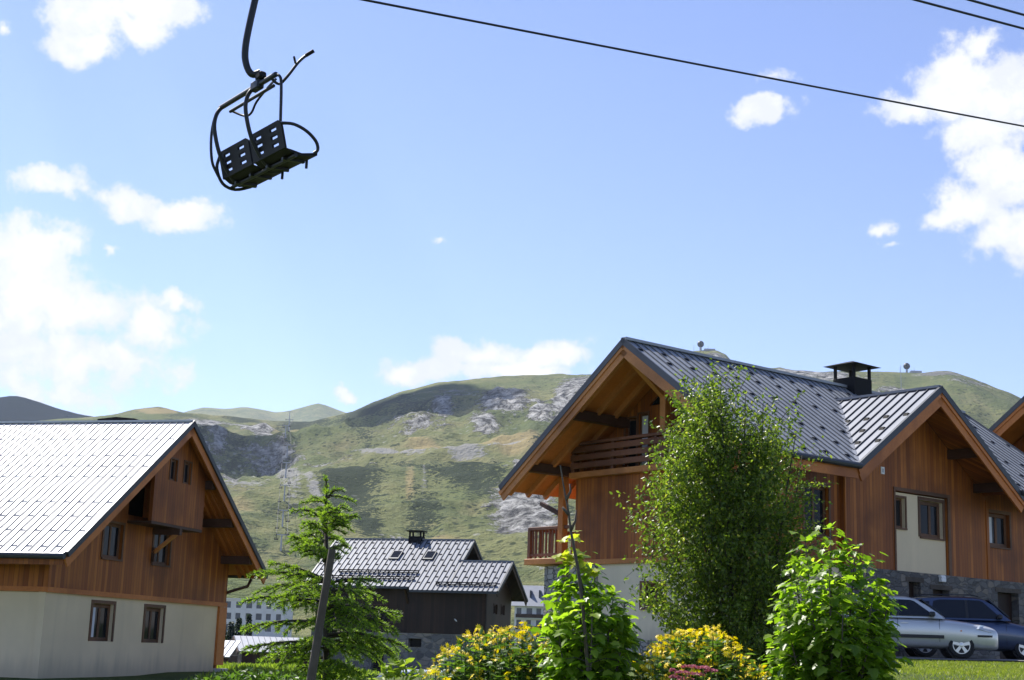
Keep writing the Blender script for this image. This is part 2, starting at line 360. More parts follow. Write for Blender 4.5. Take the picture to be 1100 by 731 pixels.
def elev_of(x, y):
    """elevation slope (dz per metre of distance) and azimuth of a photo position"""
    d = FW+RT*(x-CXP)/FPX-UP*(y-CYP)/FPX
    return d[2]/math.hypot(d[0], d[1]), math.atan2(d[0], d[1])
def skyline(pts):
    e = [elev_of(x, y) for x, y in pts]; az = np.array([b for a, b in e]); el = np.array([a for a, b in e]); o = np.argsort(az)
    return az[o], el[o]
def blobs(px, py, lst):
    t = np.zeros_like(px)
    for (x, y, rx, ry, *k) in lst:
        s = k[0] if k else 1.; ang = k[1] if len(k) > 1 else 0.
        dx = px-x; dy = py-y; c, n = math.cos(ang), math.sin(ang); u = dx*c+dy*n; w = -dx*n+dy*c
        t = np.maximum(t, s*np.clip(1.35-np.sqrt((u/rx)**2+(w/ry)**2), 0, 1))
    return t
def mountain(name, sky, r_ctrl, r_back, rough, masks, cols=520, rows=230, az0=-.62, az1=.62, seed=1):
    """sheet from the valley up to a crest line and down behind it; r_ctrl: (distance, share of the crest's elevation)"""
    az = np.linspace(az0, az1, cols); S_az, S_el = skyline(sky); crest = np.interp(az, S_az, S_el)
    rc = np.array([a for a, b in r_ctrl], float); ec = np.array([b for a, b in r_ctrl], float)
    t = np.linspace(0, 1, rows); k = int(rows*.88)
    r = np.concatenate([np.interp(np.linspace(0, len(rc)-1, k), np.arange(len(rc)), rc), np.linspace(rc[-1], r_back, rows-k+1)[1:]])
    share = np.concatenate([np.interp(r[:k], rc, ec), np.linspace(1, .55, rows-k+1)[1:]])
    # smooth the profile
    ker = np.ones(9)/9; sm = np.convolve(np.pad(share, 4, 'edge'), ker, 'valid'); share[:k-6] = sm[:k-6]
    R2, A2 = np.meshgrid(r, az, indexing='ij'); x = R2*np.sin(A2); y = R2*np.cos(A2)
    ks = np.ones(61)/61; soft = np.convolve(np.pad(crest, 30, 'edge'), ks, 'valid') if rough.get('crest') else crest
    wgt = np.clip((share-.78)/.22, 0, 1)[:, None]**1.3; el = share[:, None]*(soft[None, :]*(1-wgt)+crest[None, :]*wgt)
    z0 = 1.6+R2*el
    px, py = project(np.stack([x, y, z0], -1)); H = CYP+FPX*math.tan(PITCH)
    mk = {n: blobs(px, py, l) for n, l in masks.items()}
    ramp = np.clip((R2-rc[0])/(rc[2]-rc[0]), 0, 1)
    damp = np.ones(rows); damp[k-34:k] = np.linspace(1, .08, 34); damp[k:] = .3
    L = rough['scale']
    n = (fbm(x/L, y/L, 6, seed)-.5)*2*rough['amp']+(fbm(x/(L*.6)+3, y/(L*.6), 5, seed+40, True)-.6)*rough['gully']
    fine = (fbm(x/(L*.12), y/(L*.12), 4, seed+9, True)-.55)*rough['fine']
    cliff = mk.get('rock', 0)*(fbm(x/(L*.16), y/(L*.16), 5, seed+77, True)-.45)*rough['cliff']
    z = z0+(n+fine)*(R2/1000.)*ramp*damp[:, None]+cliff*(R2/1000.)*damp[:, None]
    if rough.get('crest'): z = z+(fbm(A2*90+seed, R2*0+seed*.3, 4, seed+3)-.5)*rough['crest']*(R2/1000.)*share[:, None]
    V = np.stack([x, y, z], -1).reshape(-1, 3)
    me = fast_mesh(name, V, *grid_faces(rows, cols), smooth=True)
    for nme in ('rock', 'shrub', 'dry', 'scree'):
        a = me.attributes.new(nme, 'FLOAT', 'POINT'); a.data.foreach_set('value', np.asarray(mk.get(nme, np.zeros_like(px)), np.float32).ravel())
    o = link_mesh(name, me, MT['hill']); return tag(o, kind='structure'), V.reshape(rows, cols, 3), az, r

SK_MAIN = [(-500, 475), (-100, 458), (0, 453), (60, 449), (95, 447), (130, 443), (160, 438), (172, 437), (185, 440), (200, 443), (212, 444), (240, 446), (265, 449), (290, 451), (306, 452), (320, 452), (335, 452), (352, 447), (380, 440), (430, 420), (470, 411), (520, 406.5), (560, 405), (600, 404), (660, 403), (700, 398), (728, 390), (738, 381), (746, 377.5), (758, 376.5), (770, 377), (780, 382), (788, 391), (810, 396), (830, 397), (838, 395.5), (850, 398), (870, 399), (900, 400), (920, 399.5), (945, 400), (970, 400), (990, 401), (1010, 399.5), (1022, 400), (1040, 404), (1060, 411), (1085, 421), (1110, 433), (1150, 448), (1300, 485), (1600, 520)]
MASKS = dict(
  rock=[(540, 445, 30, 20, 1.), (520, 470, 20, 9, .8), (474, 449, 13, 17, 1., -.3), (604, 450, 14, 26, 1., .5), (580, 462, 18, 14, .9), (566, 540, 42, 22, 1.), (540, 556, 30, 12, .7), (590, 560, 25, 12, .7), (240, 458, 42, 5, 1., .2), (275, 468, 34, 5, 1., .3), (300, 480, 22, 8, .8), (232, 480, 10, 20, .9, -.3), (250, 505, 12, 14, .8), (222, 500, 10, 22, .7), (300, 492, 20, 4, .7), (316, 496, 16, 4, .6), (860, 402, 60, 5, .8), (1008, 404, 22, 3.5, 1.), (960, 420, 30, 5, .6), (765, 386, 26, 9, .6), (410, 462, 10, 5, .8), (555, 515, 9, 5, .7), (398, 521, 6, 5, .9), (430, 560, 20, 8, .5), (700, 470, 60, 20, .6),
   (505, 432, 60, 10, .5), (440, 470, 50, 12, .5), (225, 520, 16, 16, .6), (280, 500, 40, 16, .5), (350, 500, 30, 8, .45), (610, 500, 30, 18, .7), (630, 430, 40, 24, .8), (480, 560, 60, 12, .4), (885, 406, 60, 5, .7), (1040, 412, 30, 6, .5)],
  shrub=[(320, 560, 60, 14, .4), (540, 585, 60, 8, .4), (470, 600, 60, 6, .35), (250, 580, 60, 10, .35), (430, 505, 30, 6, .6), (540, 500, 30, 6, .6), (590, 520, 24, 10, .8), (372, 532, 42, 27, 1.), (395, 556, 22, 10, .9), (490, 512, 46, 15, 1.), (520, 520, 30, 18, .8), (455, 450, 48, 16, .75), (400, 442, 50, 16, .95, -.3), (330, 452, 34, 10, 1.), (318, 458, 26, 8, .9), (258, 450, 30, 6, .9, .2), (215, 470, 26, 28, .9), (190, 450, 22, 8, .6), (250, 490, 24, 18, .6), (600, 545, 40, 12, .7), (455, 540, 26, 20, .7), (380, 478, 40, 7, .6, .25), (560, 425, 60, 5, .4), (585, 490, 14, 10, .8), (610, 570, 30, 10, .5), (880, 415, 60, 8, .3)],
  dry=[(560, 487, 60, 7, 1.), (470, 490, 40, 5, .8), (300, 468, 30, 9, .7), (170, 441, 26, 3, 1.), (470, 575, 60, 9, .8), (250, 548, 40, 6, .7), (440, 520, 8, 26, .7), (560, 600, 40, 6, .5)],
  scree=[(312, 520, 18, 28, .9, -.1), (262, 528, 26, 5, .8, -.5), (262, 535, 34, 3.5, .7), (420, 497, 46, 2.2, 1., -.06), (490, 492, 34, 3., 1.), (545, 488, 30, 2.0, .8, -.1), (330, 537, 40, 3., .8, .35), (455, 522, 4, 20, .5), (590, 600, 26, 1.8, .8, .5), (565, 560, 34, 14, .55), (1008, 404, 30, 3.2, 1.), (540, 470, 40, 14, .35)])
# far ranges first: a pale one behind the saddle, a dark forested one beyond the chalet
mountain('far_mountain', [(-600, 470), (150, 452), (180, 447), (205, 440), (218, 437), (232, 438), (245, 439), (262, 436.5), (280, 439), (296, 442), (310, 440), (325, 436), (336, 433), (343, 431.5), (352, 434), (366, 440), (390, 447), (420, 455), (1600, 470)],
  [(4200, .55), (5000, .7), (6000, .85), (7000, 1.)], 9000, dict(scale=1400, amp=16, gully=40, fine=3, cliff=0, crest=0.), {}, 260, 60, seed=5)
mountain('dark_mountain', [(-700, 470), (-300, 447), (-120, 434), (-40, 430), (0, 427), (12, 425.5), (22, 426), (36, 430.5), (52, 436), (68, 441), (84, 445), (105, 449), (140, 456), (200, 470), (1600, 520)],
  [(2900, .5), (3300, .75), (3700, .9), (4000, 1.)], 5000, dict(scale=800, amp=14, gully=40, fine=3, cliff=0, crest=0.), dict(shrub=[(0, 440, 500, 60, 1.5)]), 260, 60, seed=8)
_, HILL, HILL_AZ, HILL_R = mountain('mountain', SK_MAIN, [(260, -.06), (340, -.02), (450, .03), (620, .20), (800, .40), (950, .52), (1100, .60), (1300, .68), (1500, .755), (1800, .86), (2300, 1.)], 3200,
  dict(scale=430, amp=20, gully=44, fine=8, cliff=13, crest=1.2), MASKS, 640, 300, seed=3)

# ---------------- clouds above the frame that shade parts of the slopes
def cloud_material():
    m, nt = newmat('cloud_white'); g = NG(nt); d = g.n('ShaderNodeBsdfDiffuse', ins={0: (.95, .95, .96, 1)}); t = g.n('ShaderNodeBsdfTransparent')
    g.out(g.n('ShaderNodeMixShader', ins={0: g.math('ADD', .40, g.math('MULTIPLY', g.noise(g.obj(), .006, 3), .3)), 1: t.outputs[0], 2: d.outputs[0]})); return m
MT['cloud'] = cloud_material()
def cloud(P, rx, ry, h=2100., n=16, seed=0):
    r = np.random.default_rng(seed); ez, ea = math.radians(51), math.radians(-43); off = h/math.tan(ez); bm = bmesh.new()
    for k in range(n):
        a = r.random()*2*PI; q = math.sqrt(r.random())*.75; R_ = .30+.22*r.random()
        mt = Matrix.Translation((math.cos(a)*q*rx, math.sin(a)*q*ry, r.random()*40)) @ Matrix.Diagonal((rx*R_, ry*R_, min(rx, ry)*R_*.5, 1)); bmesh.ops.create_icosphere(bm, subdivisions=3, radius=1, matrix=mt)
    for v in bm.verts:
        f = fbm(np.array([v.co.x/60+seed]), np.array([v.co.y/60+v.co.z/50]), 4, seed)[0]; v.co += v.normal*(f-.4)*70
    me = bpy.data.meshes.new('cloud'); bm.to_mesh(me); bm.free(); me.polygons.foreach_set('use_smooth', [True]*len(me.polygons))
    o = tag(link_mesh('cloud', me, MT['cloud']), kind='structure'); o.location = (P[0]+math.sin(ea)*off, P[1]+math.cos(ea)*off, P[2]+h); return o
def hill_point(x, y):
    """the point of the mountain sheet that shows at photo position x, y"""
    e, a = elev_of(x, y); j = int(np.clip(np.searchsorted(HILL_AZ, a), 0, len(HILL_AZ)-1)); colm = HILL[:, j]
    el = (colm[:, 2]-1.6)/np.hypot(colm[:, 0], colm[:, 1]); k = int(np.argmax(el >= e)) if (el >= e).any() else int(np.argmax(el))
    return colm[k]

cloud(hill_point(440, 436), 130, 240, 2100, 14, 1); cloud(hill_point(228, 458), 60, 170, 2300, 10, 2)
cloud(np.array([-1300., 3600., 500.]), 420, 700, 4200, 22, 5)
# ------------------------------------------------------------------ chalets
class House:
    """house space: a along, b towards the open side, z as seen from the eye at 1.6 m; k scales it all about the eye"""
    def __init__(s, name, yaw, px, Y, k, zg, **tags):
        O = at(px[0], px[1], Y); s.k = k; s.zg = zg; s.O = O
        loc = EYE+(O-EYE)*k
        s.root = empty(name, (loc[0], loc[1], zg), yaw, **tags)
        s.g = np.array([math.cos(yaw), math.sin(yaw)]); s.w = np.array([math.sin(yaw), -math.cos(yaw)])
    def tf(s, p): return (p[0]*s.k, -p[1]*s.k, (p[2]-1.6)*s.k+1.6-s.zg)
    def mb(s): return MB(s.tf)
    def world(s, a, b, z):
        q = s.O[:2]+a*s.g+b*s.w; e = EYE[:2]+(q-EYE[:2])*s.k
        return np.array([e[0], e[1], (z-1.6)*s.k+1.6])

def slope_roof(mb, O, R, D, poly, thick, seam, seam_w, seam_h, hooks=(), hook=(.1, .05, .05), m_sheet=0, m_seam=1, m_hook=2, m_under=3, hook_step=2, seam_off=0.):
    """roof slope in the plane O + r R + d D; poly outlines it in (r, d); standing seams down the slope, snow hooks in staggered rows"""
    O = Vector(O); R = Vector(R).normalized(); D = Vector(D).normalized(); N = R.cross(D); N = N if N.z > 0 else -N
    P = lambda r, d, h=0.: O+R*r+D*d+N*h
    tr = tessellate_polygon([[Vector((r, d, 0)) for r, d in poly]])
    n = len(poly)
    mb.add([P(r, d) for r, d in poly], [tuple(t) for t in tr], m_sheet)
    mb.add([P(r, d, -thick) for r, d in poly], [tuple(t) for t in tr], m_under)
    mb.add([P(r, d) for r, d in poly]+[P(r, d, -thick) for r, d in poly], [(i, (i+1) % n, n+(i+1) % n, n+i) for i in range(n)], m_seam)
    def spans(r):
        x = []
        for i in range(n):
            (r0, d0), (r1, d1) = poly[i], poly[(i+1) % n]
            if (r0 <= r) != (r1 <= r): x.append(d0+(r-r0)/(r1-r0)*(d1-d0))
        x.sort(); return list(zip(x[::2], x[1::2]))
    r0 = min(p[0] for p in poly); r1 = max(p[0] for p in poly); k = 0; r = r0+seam_off+.012
    while r < r1:
        for d0, d1 in spans(r):
            if d1-d0 < .05: continue
            d0 += .015; d1 -= .015
            p = [P(r-seam_w/2, d0, .001), P(r+seam_w/2, d0, .001), P(r+seam_w/2, d0, seam_h), P(r-seam_w/2, d0, seam_h), P(r-seam_w/2, d1, .001), P(r+seam_w/2, d1, .001), P(r+seam_w/2, d1, seam_h), P(r-seam_w/2, d1, seam_h)]
            mb.add(p, [(0, 1, 2, 3), (7, 6, 5, 4), (1, 5, 6, 2), (2, 6, 7, 3), (3, 7, 4, 0)], m_seam)
            for row, hd in enumerate(hooks):
                if (k+row) % hook_step == 0 and d0+.1 < hd < d1-.06:
                    w, h, l = hook; rr_ = r+seam*.5
                    if not any(a+.05 < hd < b-.05 for a, b in spans(rr_)): continue
                    q = [P(rr_-w, hd, .002), P(rr_+w, hd, .002), P(rr_+w*.8, hd-l, h), P(rr_-w*.8, hd-l, h), P(rr_-w, hd-l*1.5, .002), P(rr_+w, hd-l*1.5, .002)]
                    mb.add(q, [(0, 1, 2, 3), (3, 2, 5, 4), (0, 3, 4), (1, 5, 2)], m_hook)
        r += seam; k += 1
def window(H, to3, u0, u1, v0, v1, depth=.12, fr=.06, mull=True, sash=None, pane='glass', label=None, sill=True, mat='frame', curtain=False):
    """wooden casement set into an opening; to3(u, v, d)"""
    f = H.mb(); fd0, fd1 = depth*.45, depth*.85
    def bx(mb, a0, a1, b0, b1, d0, d1):
        p = [to3(x, y, z) for z in (d0, d1) for y in (b0, b1) for x in (a0, a1)]
        mb.add(p, [(0, 2, 3, 1), (4, 5, 7, 6), (0, 1, 5, 4), (2, 6, 7, 3), (0, 4, 6, 2), (1, 3, 7, 5)])
    e = .002
    bx(f, u0+e, u0+fr, v0+e, v1-e, fd0, fd1); bx(f, u1-fr, u1-e, v0+e, v1-e, fd0, fd1); bx(f, u0+fr, u1-fr, v0+e, v0+fr, fd0, fd1); bx(f, u0+fr, u1-fr, v1-fr, v1-e, fd0, fd1)
    um = u0+(u1-u0)*(mull if mull and mull is not True else .5)
    if mull: bx(f, um-fr*.5, um+fr*.5, v0+fr, v1-fr, fd0+.004, fd1-.004)
    w = f.build('window', MT[mat], H.root, bevel=.006)
    if label: w['label'] = label
    for a, b in ([(u0+fr, um-fr*.5), (um+fr*.5, u1-fr)] if mull else [(u0+fr, u1-fr)]):
        p = H.mb(); bx(p, a, b, v0+fr, v1-fr, fd0+.025, fd0+.035); p.build('pane', MT[pane], w)
    if curtain:
        c = H.mb(); bx(c, u0+fr+.002, min(u0+fr+(u1-u0)*(.22 if curtain is True else curtain), u1-fr-.002), v0+fr+.002, v1-fr-.002, fd0+.012, fd0+.02); c.build('curtain', MT['curtain'], w)
    if sill:
        q = H.mb(); bx(q, u0-.04, u1+.04, v0-.045, v0-.003, -.045, depth*.4); q.build('sill', MT[mat], w)
    tr = H.mb(); t = fr*.9
    bx(tr, u0-t, u0-e, v0, v1+t, -.022, .02); bx(tr, u1+e, u1+t, v0, v1+t, -.022, .02); bx(tr, u0-e, u1+e, v1+e, v1+t, -.024, .02)
    tr.build('casing', MT[mat], w)
    return w

# ============ the pale-roofed chalet
MT['glass_grey'] = simple('distant_glazing', (.07, .08, .10), .25, noise=.3, nscale=.4)
H = House('chalet', 1.3046, (50.6, 635.8), 33., 1.1515, .4, label='timber chalet with glaring pale metal roof, stucco base and projecting attic box', cat='house', group=None)
RU, RZ, NE, FE, SL = 4.36, 7.04, -.95, 9.45, .697
zt = lambda u: RZ-SL*abs(u-RU)
V0, V1 = -14., .95
rf = H.mb(); ld = math.hypot(RU-NE, RZ-zt(NE))
hooks = [ld*x for x in (.16, .30, .385, .47, .66, .76, .86, .965)]
slope_roof(rf, (RU, V1, RZ), (0, -1, 0), (NE-RU, 0, zt(NE)-RZ), [(0, 0), (V1-V0, 0), (V1-V0, ld), (0, ld)], .05, .185, .014, .022, hooks, (.06, .022, .05))
ld2 = math.hypot(FE-RU, RZ-zt(FE))
slope_roof(rf, (RU, V1, RZ), (0, -1, 0), (FE-RU, 0, zt(FE)-RZ), [(0, 0), (V1-V0, 0), (V1-V0, ld2), (0, ld2)], .05, .37, .014, .022)
rf.beam((RU, V1, RZ+.015), (RU, V0, RZ+.015), .14, .05, m=0)
roof = rf.build('roof', [MT['roof_pale'], MT['seam_pale'], MT['roof_mid'], MT['beam']], H.root)
sf = H.mb()
for (u0, u1) in ((RU, NE+.02), (RU, FE-.02)):
    d = Vector((u1-u0, 0, zt(u1)-RZ)).normalized(); n = Vector((-d.z, 0, d.x)); n = n if n.z < 0 else -n
    pts = [Vector((u0, V1-.05, RZ))+n*.053, Vector((u1, V1-.05, zt(u1)))+n*.053, Vector((u1, V0, zt(u1)))+n*.053, Vector((u0, V0, RZ))+n*.053]
    sf.prism(pts, n*.03)
sf.build('soffit', MT['larch_red'], roof)
for u1 in (NE, FE):
    for v in ((.18, .38, .58, .76) if u1 == FE else (.3, .6)):
        d = Vector((u1-RU, 0, zt(u1)-RZ)).normalized()
        m = H.mb(); m.beam(Vector((RU, v, RZ-.085))+d*.15, Vector((u1, v, zt(u1)-.085))-d*.03, .055, .09, up=(0, 0, 1), drop=0); m.build('rafter', MT['larch_red'], roof)
for u1 in (NE, FE):
    d = Vector((u1-RU, 0, zt(u1)-RZ)).normalized()
    m = H.mb(); m.beam(Vector((RU, V1+.035, RZ+.03)), Vector((u1, V1+.035, zt(u1)+.03)), .05, .13, drop=0); m.build('verge_flashing', MT['seam_dark'], roof)
    m = H.mb(); m.beam(Vector((RU, V1-.01, RZ-.115)), Vector((u1, V1-.01, zt(u1)-.115)), .045, .21, drop=0); m.build('barge_board', MT['larch_red'], H.root)
g_ = H.mb(); g_.tube([(NE-.06, V1+.02, zt(NE)-.06), (NE-.06, V0, zt(NE)-.06)], .075, 10); g_.build('gutter', MT['seam_dark'], roof)
g_ = H.mb(); g_.beam((NE+.03, V1-.04, zt(NE)-.1), (NE+.03, V0, zt(NE)-.1), .04, .15, drop=0); g_.build('eave_board', MT['larch'], roof)
g_ = H.mb(); g_.tube([(FE-.1, .55, zt(FE)-.16), (FE-.2, .5, zt(FE)-.36), (9.04, .1, zt(FE)-.52), (9.04, -.12, zt(FE)-.6)], .045, 8); g_.build('downpipe', MT['beam'], H.root, smooth=True)
g_ = H.mb(); g_.tube([(FE+.07, V1, zt(FE)-.06), (FE+.07, V0, zt(FE)-.06)], .075, 10); g_.build('gutter', MT['seam_dark'], roof)
# walls
G3 = lambda u, v, d=0.: (u, -d, v)
def und(u): return zt(u)-.10
WB = 2.54
wins_up = [(2.16, 3.04, 3.45, 4.28), (4.60, 5.48, 3.46, 4.44)]
wins_lo = [(2.02, 2.97, 1.5, 2.37), (4.53, 5.47, 1.5, 2.37)]
rect = lambda a, b, c, d: [(a, c), (b, c), (b, d), (a, d)]
m = H.mb(); m.wall([(0., WB), (9., WB), (9., und(9.)), (RU, und(RU)), (0., und(0))], [rect(*w) for w in wins_up]+[[(3.22, 4.56), (5.55, 4.56), (5.55, 6.0), (RU, 6.6), (3.22, 6.05)]], G3, .14)
m.build('gable_wall', MT['larch'], H.root)
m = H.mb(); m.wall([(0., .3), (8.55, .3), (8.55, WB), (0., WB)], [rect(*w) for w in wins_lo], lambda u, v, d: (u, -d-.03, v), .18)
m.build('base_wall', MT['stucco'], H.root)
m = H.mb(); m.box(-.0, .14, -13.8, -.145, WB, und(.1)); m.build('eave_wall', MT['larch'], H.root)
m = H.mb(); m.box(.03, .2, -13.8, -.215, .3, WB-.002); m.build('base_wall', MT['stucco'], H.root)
m = H.mb(); m.box(8.86, 9., -13.8, -.145, .3, und(9)-.05); m.build('eave_wall', MT['larch'], H.root)
m = H.mb(); m.box(-.02, 9.02, -.03, .03, WB-.005, WB+.11); m.build('sill_beam', MT['larch_red'], H.root)
m = H.mb(); m.box(-.03, .0, -13.8, .0, WB-.0, WB+.11); m.build('sill_beam', MT['larch_red'], H.root)
m = H.mb(); m.box(8.56, 9.02, -.12, .035, .95, WB-.01); m.build('corner_board', MT['larch_red'], H.root)
m = H.mb(); m.box(8.62, 9.1, -.1, .16, .72, .86); m.build('footing', MT['stucco_white'], H.root)
for i, w in enumerate(wins_up):
    window(H, G3, *w, depth=.14, fr=.07, mull=.5, pane='glass')
for i, w in enumerate(wins_lo):
    window(H, lambda u, v, d: (u, -d-.03, v), *w, depth=.18, fr=.09, mull=.5, curtain=(i == 0), sill=False)
# attic box that hangs out over the gable
B0, B1, BV, BZ = 3.2, 5.9, .66, 4.42
mb_ = H.mb(); aw = [(3.93, 4.27, 5.50, 6.03), (4.66, 5.02, 5.50, 6.05)]
mb_.wall([(B0, BZ), (B1, BZ), (B1, und(B1)-.02), (RU, und(RU)-.02), (B0, und(B0)-.02)], [rect(*w) for w in aw], lambda u, v, d: (u, BV-d, v), .1)
box = mb_.build('attic_box', MT['larch'], H.root)
m = H.mb(); m.box(B1-.1, B1, .0, BV-.1, BZ, und(B1)-.02); m.build('side_panel', MT['larch'], box)
m = H.mb(); m.box(B0, B1, -.9, BV, BZ-.07, BZ-.005); m.build('floor', MT['beam'], box)
m = H.mb(); m.prism([(B0, -1.1, BZ), (B1, -1.1, BZ), (B1, -1.1, und(B1)-.02), (RU, -1.1, und(RU)-.02), (B0, -1.1, und(B0)-.02)], (0, -.08, 0)); m.build('recess_wall', MT['dark'], box)  # near-black colour stands in for shade inside the open recess
for w in aw: window(H, lambda u, v, d: (u, BV-d, v), *w, depth=.1, fr=.05, mull=False, sill=False)
m = H.mb(); m.beam((4.56, -.1, BZ-.09), (4.56, BV+.1, BZ-.09), .13, .15, drop=0); m.build('bracket_beam', MT['beam'], H.root)
m = H.mb(); m.beam((4.56, .04, 3.72), (4.56, BV-.02, BZ-.22), .08, .09, up=(1, 0, 0)); m.build('bracket_strut', MT['larch_light'], H.root)
m = H.mb(); m.beam((4.56, .05, 3.50), (4.56, .05, 3.86), .08, .09, up=(1, 0, 0)); m.build('bracket_post', MT['beam'], H.root)
for u, z in ((5.98, 5.62), (7.25, 4.72), (8.55, 3.82), (2.35, 5.43), (-.35, 3.58)):
    z = und(u)-.1
    m = H.mb(); m.box(u-.1, u+.1, .002, V1-.07, z-.22, z); m.build('purlin', MT['beam'], H.root, bevel=.01)
ch = H.mb(); ch.box(5.3, 5.9, -2.05, -1.35, 6.0, 7.13); c_ = ch.build('chimney', MT['seam_dark'], roof)
m = H.mb(); m.box(5.15, 6.05, -2.25, -1.15, 7.22, 7.26); m.build('cap', MT['black_metal'], c_)
m = H.mb(); m.prism([(5.15, -2.25, 7.261), (5.15, -1.15, 7.261), (5.15, -1.7, 7.31)], (.9, 0, 0)); m.build('cap', MT['black_metal'], c_)
for a in (5.33, 5.87):
    for b in (-2.02, -1.38): m = H.mb(); m.box(a-.02, a+.02, b-.02, b+.02, 7.12, 7.23); m.build('cap_leg', MT['black_metal'], c_)

# ============ the large chalet with cross gable
H = House('chalet', .6828, (963, 613), 37., 1.12, 1.7, label='large larch chalet with dark metal roof, cross gable, balconies and stone plinth', cat='house')
R = H
SR, TR, ZR, TE, ZK, SLM = -6.48, -3.2, 9.22, 1.0, 6.19, .718
zm = lambda t: ZR-SLM*abs(t-TR)
S1 = 7.92; CS, CZ, KL, KR, CT = .62, 8.52, -2.79, 4.03, -2.25
zc = lambda s: CZ-.684*abs(s-CS)
ldm = math.hypot(TE-TR, ZR-zm(TE)); dd = lambda t: (t-TR)/(TE-TR)*ldm
rf = H.mb()
hk = [ldm*x for x in (.11, .22, .40, .66, .81, .94)]
slope_roof(rf, (SR, TR, ZR), (1, 0, 0), (0, TE-TR, zm(TE)-ZR), [(0, 0), (S1-SR, 0), (S1-SR, ldm), (KR-SR, ldm), (CS-SR, dd(CT)), (KL-SR, ldm), (0, ldm)], .05, .27, .02, .03, hk, (.085, .035, .07), hook_step=3)
slope_roof(rf, (SR, TR, ZR), (1, 0, 0), (0, -(TE-TR), zm(TE)-ZR), [(0, 0), (S1-SR, 0), (S1-SR, ldm*1.12), (0, ldm*1.12)], .05, .5, .025, .035)
rf.beam((SR-.02, TR, ZR+.02), (S1, TR, ZR+.02), .2, .07)
roof = rf.build('roof', [MT['roof_dark'], MT['seam_slate'], MT['black_metal'], MT['beam']], H.root)
cr = H.mb(); CF = TE+.0
def cslope(side, KS):
    l = math.hypot(KS-CS, CZ-zc(KS))
    slope_roof(cr, (CS, CF, CZ), (0, -1, 0), (KS-CS, 0, zc(KS)-CZ), [(0, 0), (CF-CT, 0), (0.02, l), (0, l)], .05, .30, .022, .035, [l*x for x in (.38, .55, .72)], (.07, .045, .09), hook_step=2)
cslope(-1, KL); cslope(1, KR)
cr.beam((CS, CF+.02, CZ+.02), (CS, CT, CZ+.02), .18, .06)
cr.beam((CS, CT, CZ+.012), (KL, TE-.02, zm(TE)+.012), .12, .03, up=(0, 0, 1), m=0); cr.beam((CS, CT, CZ+.012), (KR, TE-.02, zm(TE)+.012), .12, .03, m=0)
croof = cr.build('cross_roof', [MT['roof_mid'], MT['seam_dark'], MT['black_metal'], MT['beam']], H.root)
# soffits, rafters, verge boards of the main gable
TL = TR-(TE-TR)*1.12
def rake(Hs, parent, a, p0, p1, axis, along, m_board='larch_light', boardh=.27, layers=True, roofp=None):
    """barge board and flashing along a verge from p0 (ridge) to p1 (eave)"""
    off = Vector(along)
    m = Hs.mb(); m.beam(Vector(p0)+off*.05+Vector((0, 0, .045)), Vector(p1)+off*.05+Vector((0, 0, .045)), .05, .15, drop=0); m.build('verge_flashing', MT['seam_dark'], roofp)
    m = Hs.mb(); m.beam(Vector(p0)+Vector((0, 0, -.12)), Vector(p1)+Vector((0, 0, -.12)), .05, boardh, drop=0); m.build('barge_board', MT[m_board], parent)
    if layers:
        m = Hs.mb(); m.beam(Vector(p0)+off*.042+Vector((0, 0, -.115)), Vector(p1)+off*.042+Vector((0, 0, -.115)), .03, .11, drop=0); m.build('cover_board', MT[m_board], parent)
for t1 in (TL, TE):
    rake(H, H.root, SR, (SR+.02, TR, ZR), (SR+.02, t1, zm(t1)), 0, (-1, 0, 0), roofp=roof)
    d = Vector((0, t1-TR, zm(t1)-ZR)).normalized(); n = d.cross(Vector((1, 0, 0))); n = n if n.z < 0 else -n
    m = H.mb(); e = zm(t1)
    m.prism([Vector((SR+.05, TR, ZR))+n*.053, Vector((SR+.05, t1, e))+n*.053, Vector((S1-.05, t1, e))+n*.053, Vector((S1-.05, TR, ZR))+n*.053] if t1 == TL else
            [Vector((SR+.05, TR, ZR))+n*.053, Vector((SR+.05, t1, e))+n*.053, Vector((KL, t1, e))+n*.053, Vector((CS, CT, zm(CT)))+n*.053, Vector((CS, TR, ZR))+n*.053], n*.03)
    m.build('soffit', MT['larch_red'], roof)
    for i in range(9 if t1 == TL else 7):
        s = SR+.28+i*.62
        if s > KL-.1 and t1 == TE: continue
        m = H.mb(); m.beam(Vector((s, TR, ZR-.09))+d*.12, Vector((s, t1, e-.09))-d*.04, .09, .15, drop=0); m.build('rafter', MT['larch_light'], roof)
rake(H, H.root, S1, (S1-.02, TR, ZR), (S1-.02, TE, zm(TE)), 0, (1, 0, 0), roofp=roof)
# cross gable verges and soffit
for s1 in (KL-.02, KR+.28):
    rake(H, H.root, 0, (CS, CF-.02, CZ), (s1, CF-.02, zc(s1)), 0, (0, 1, 0), roofp=croof, m_board='larch_red', boardh=.3)
    d = Vector((s1-CS, 0, zc(s1)-CZ)).normalized(); n = Vector((-d.z, 0, d.x)); n = n if n.z < 0 else -n
    m = H.mb(); se = KL+.35 if s1 < 0 else KR
    m.prism([Vector((CS, CF-.05, CZ))+n*.055, Vector((se, CF-.05, zc(se)))+n*.055, Vector((se, .0, zc(se)))+n*.055, Vector((CS, .0, CZ))+n*.055], n*.03); m.build('soffit', MT['larch'], croof)
for u in (CS, -1.15, 2.4, 3.55):
    z = zc(u)-.12 if u != CS else CZ-.24
    m = H.mb(); m.box(u-.09, u+.09, -.02, CF-.06, z-.24, z); m.build('purlin', MT['beam'], H.root, bevel=.01)
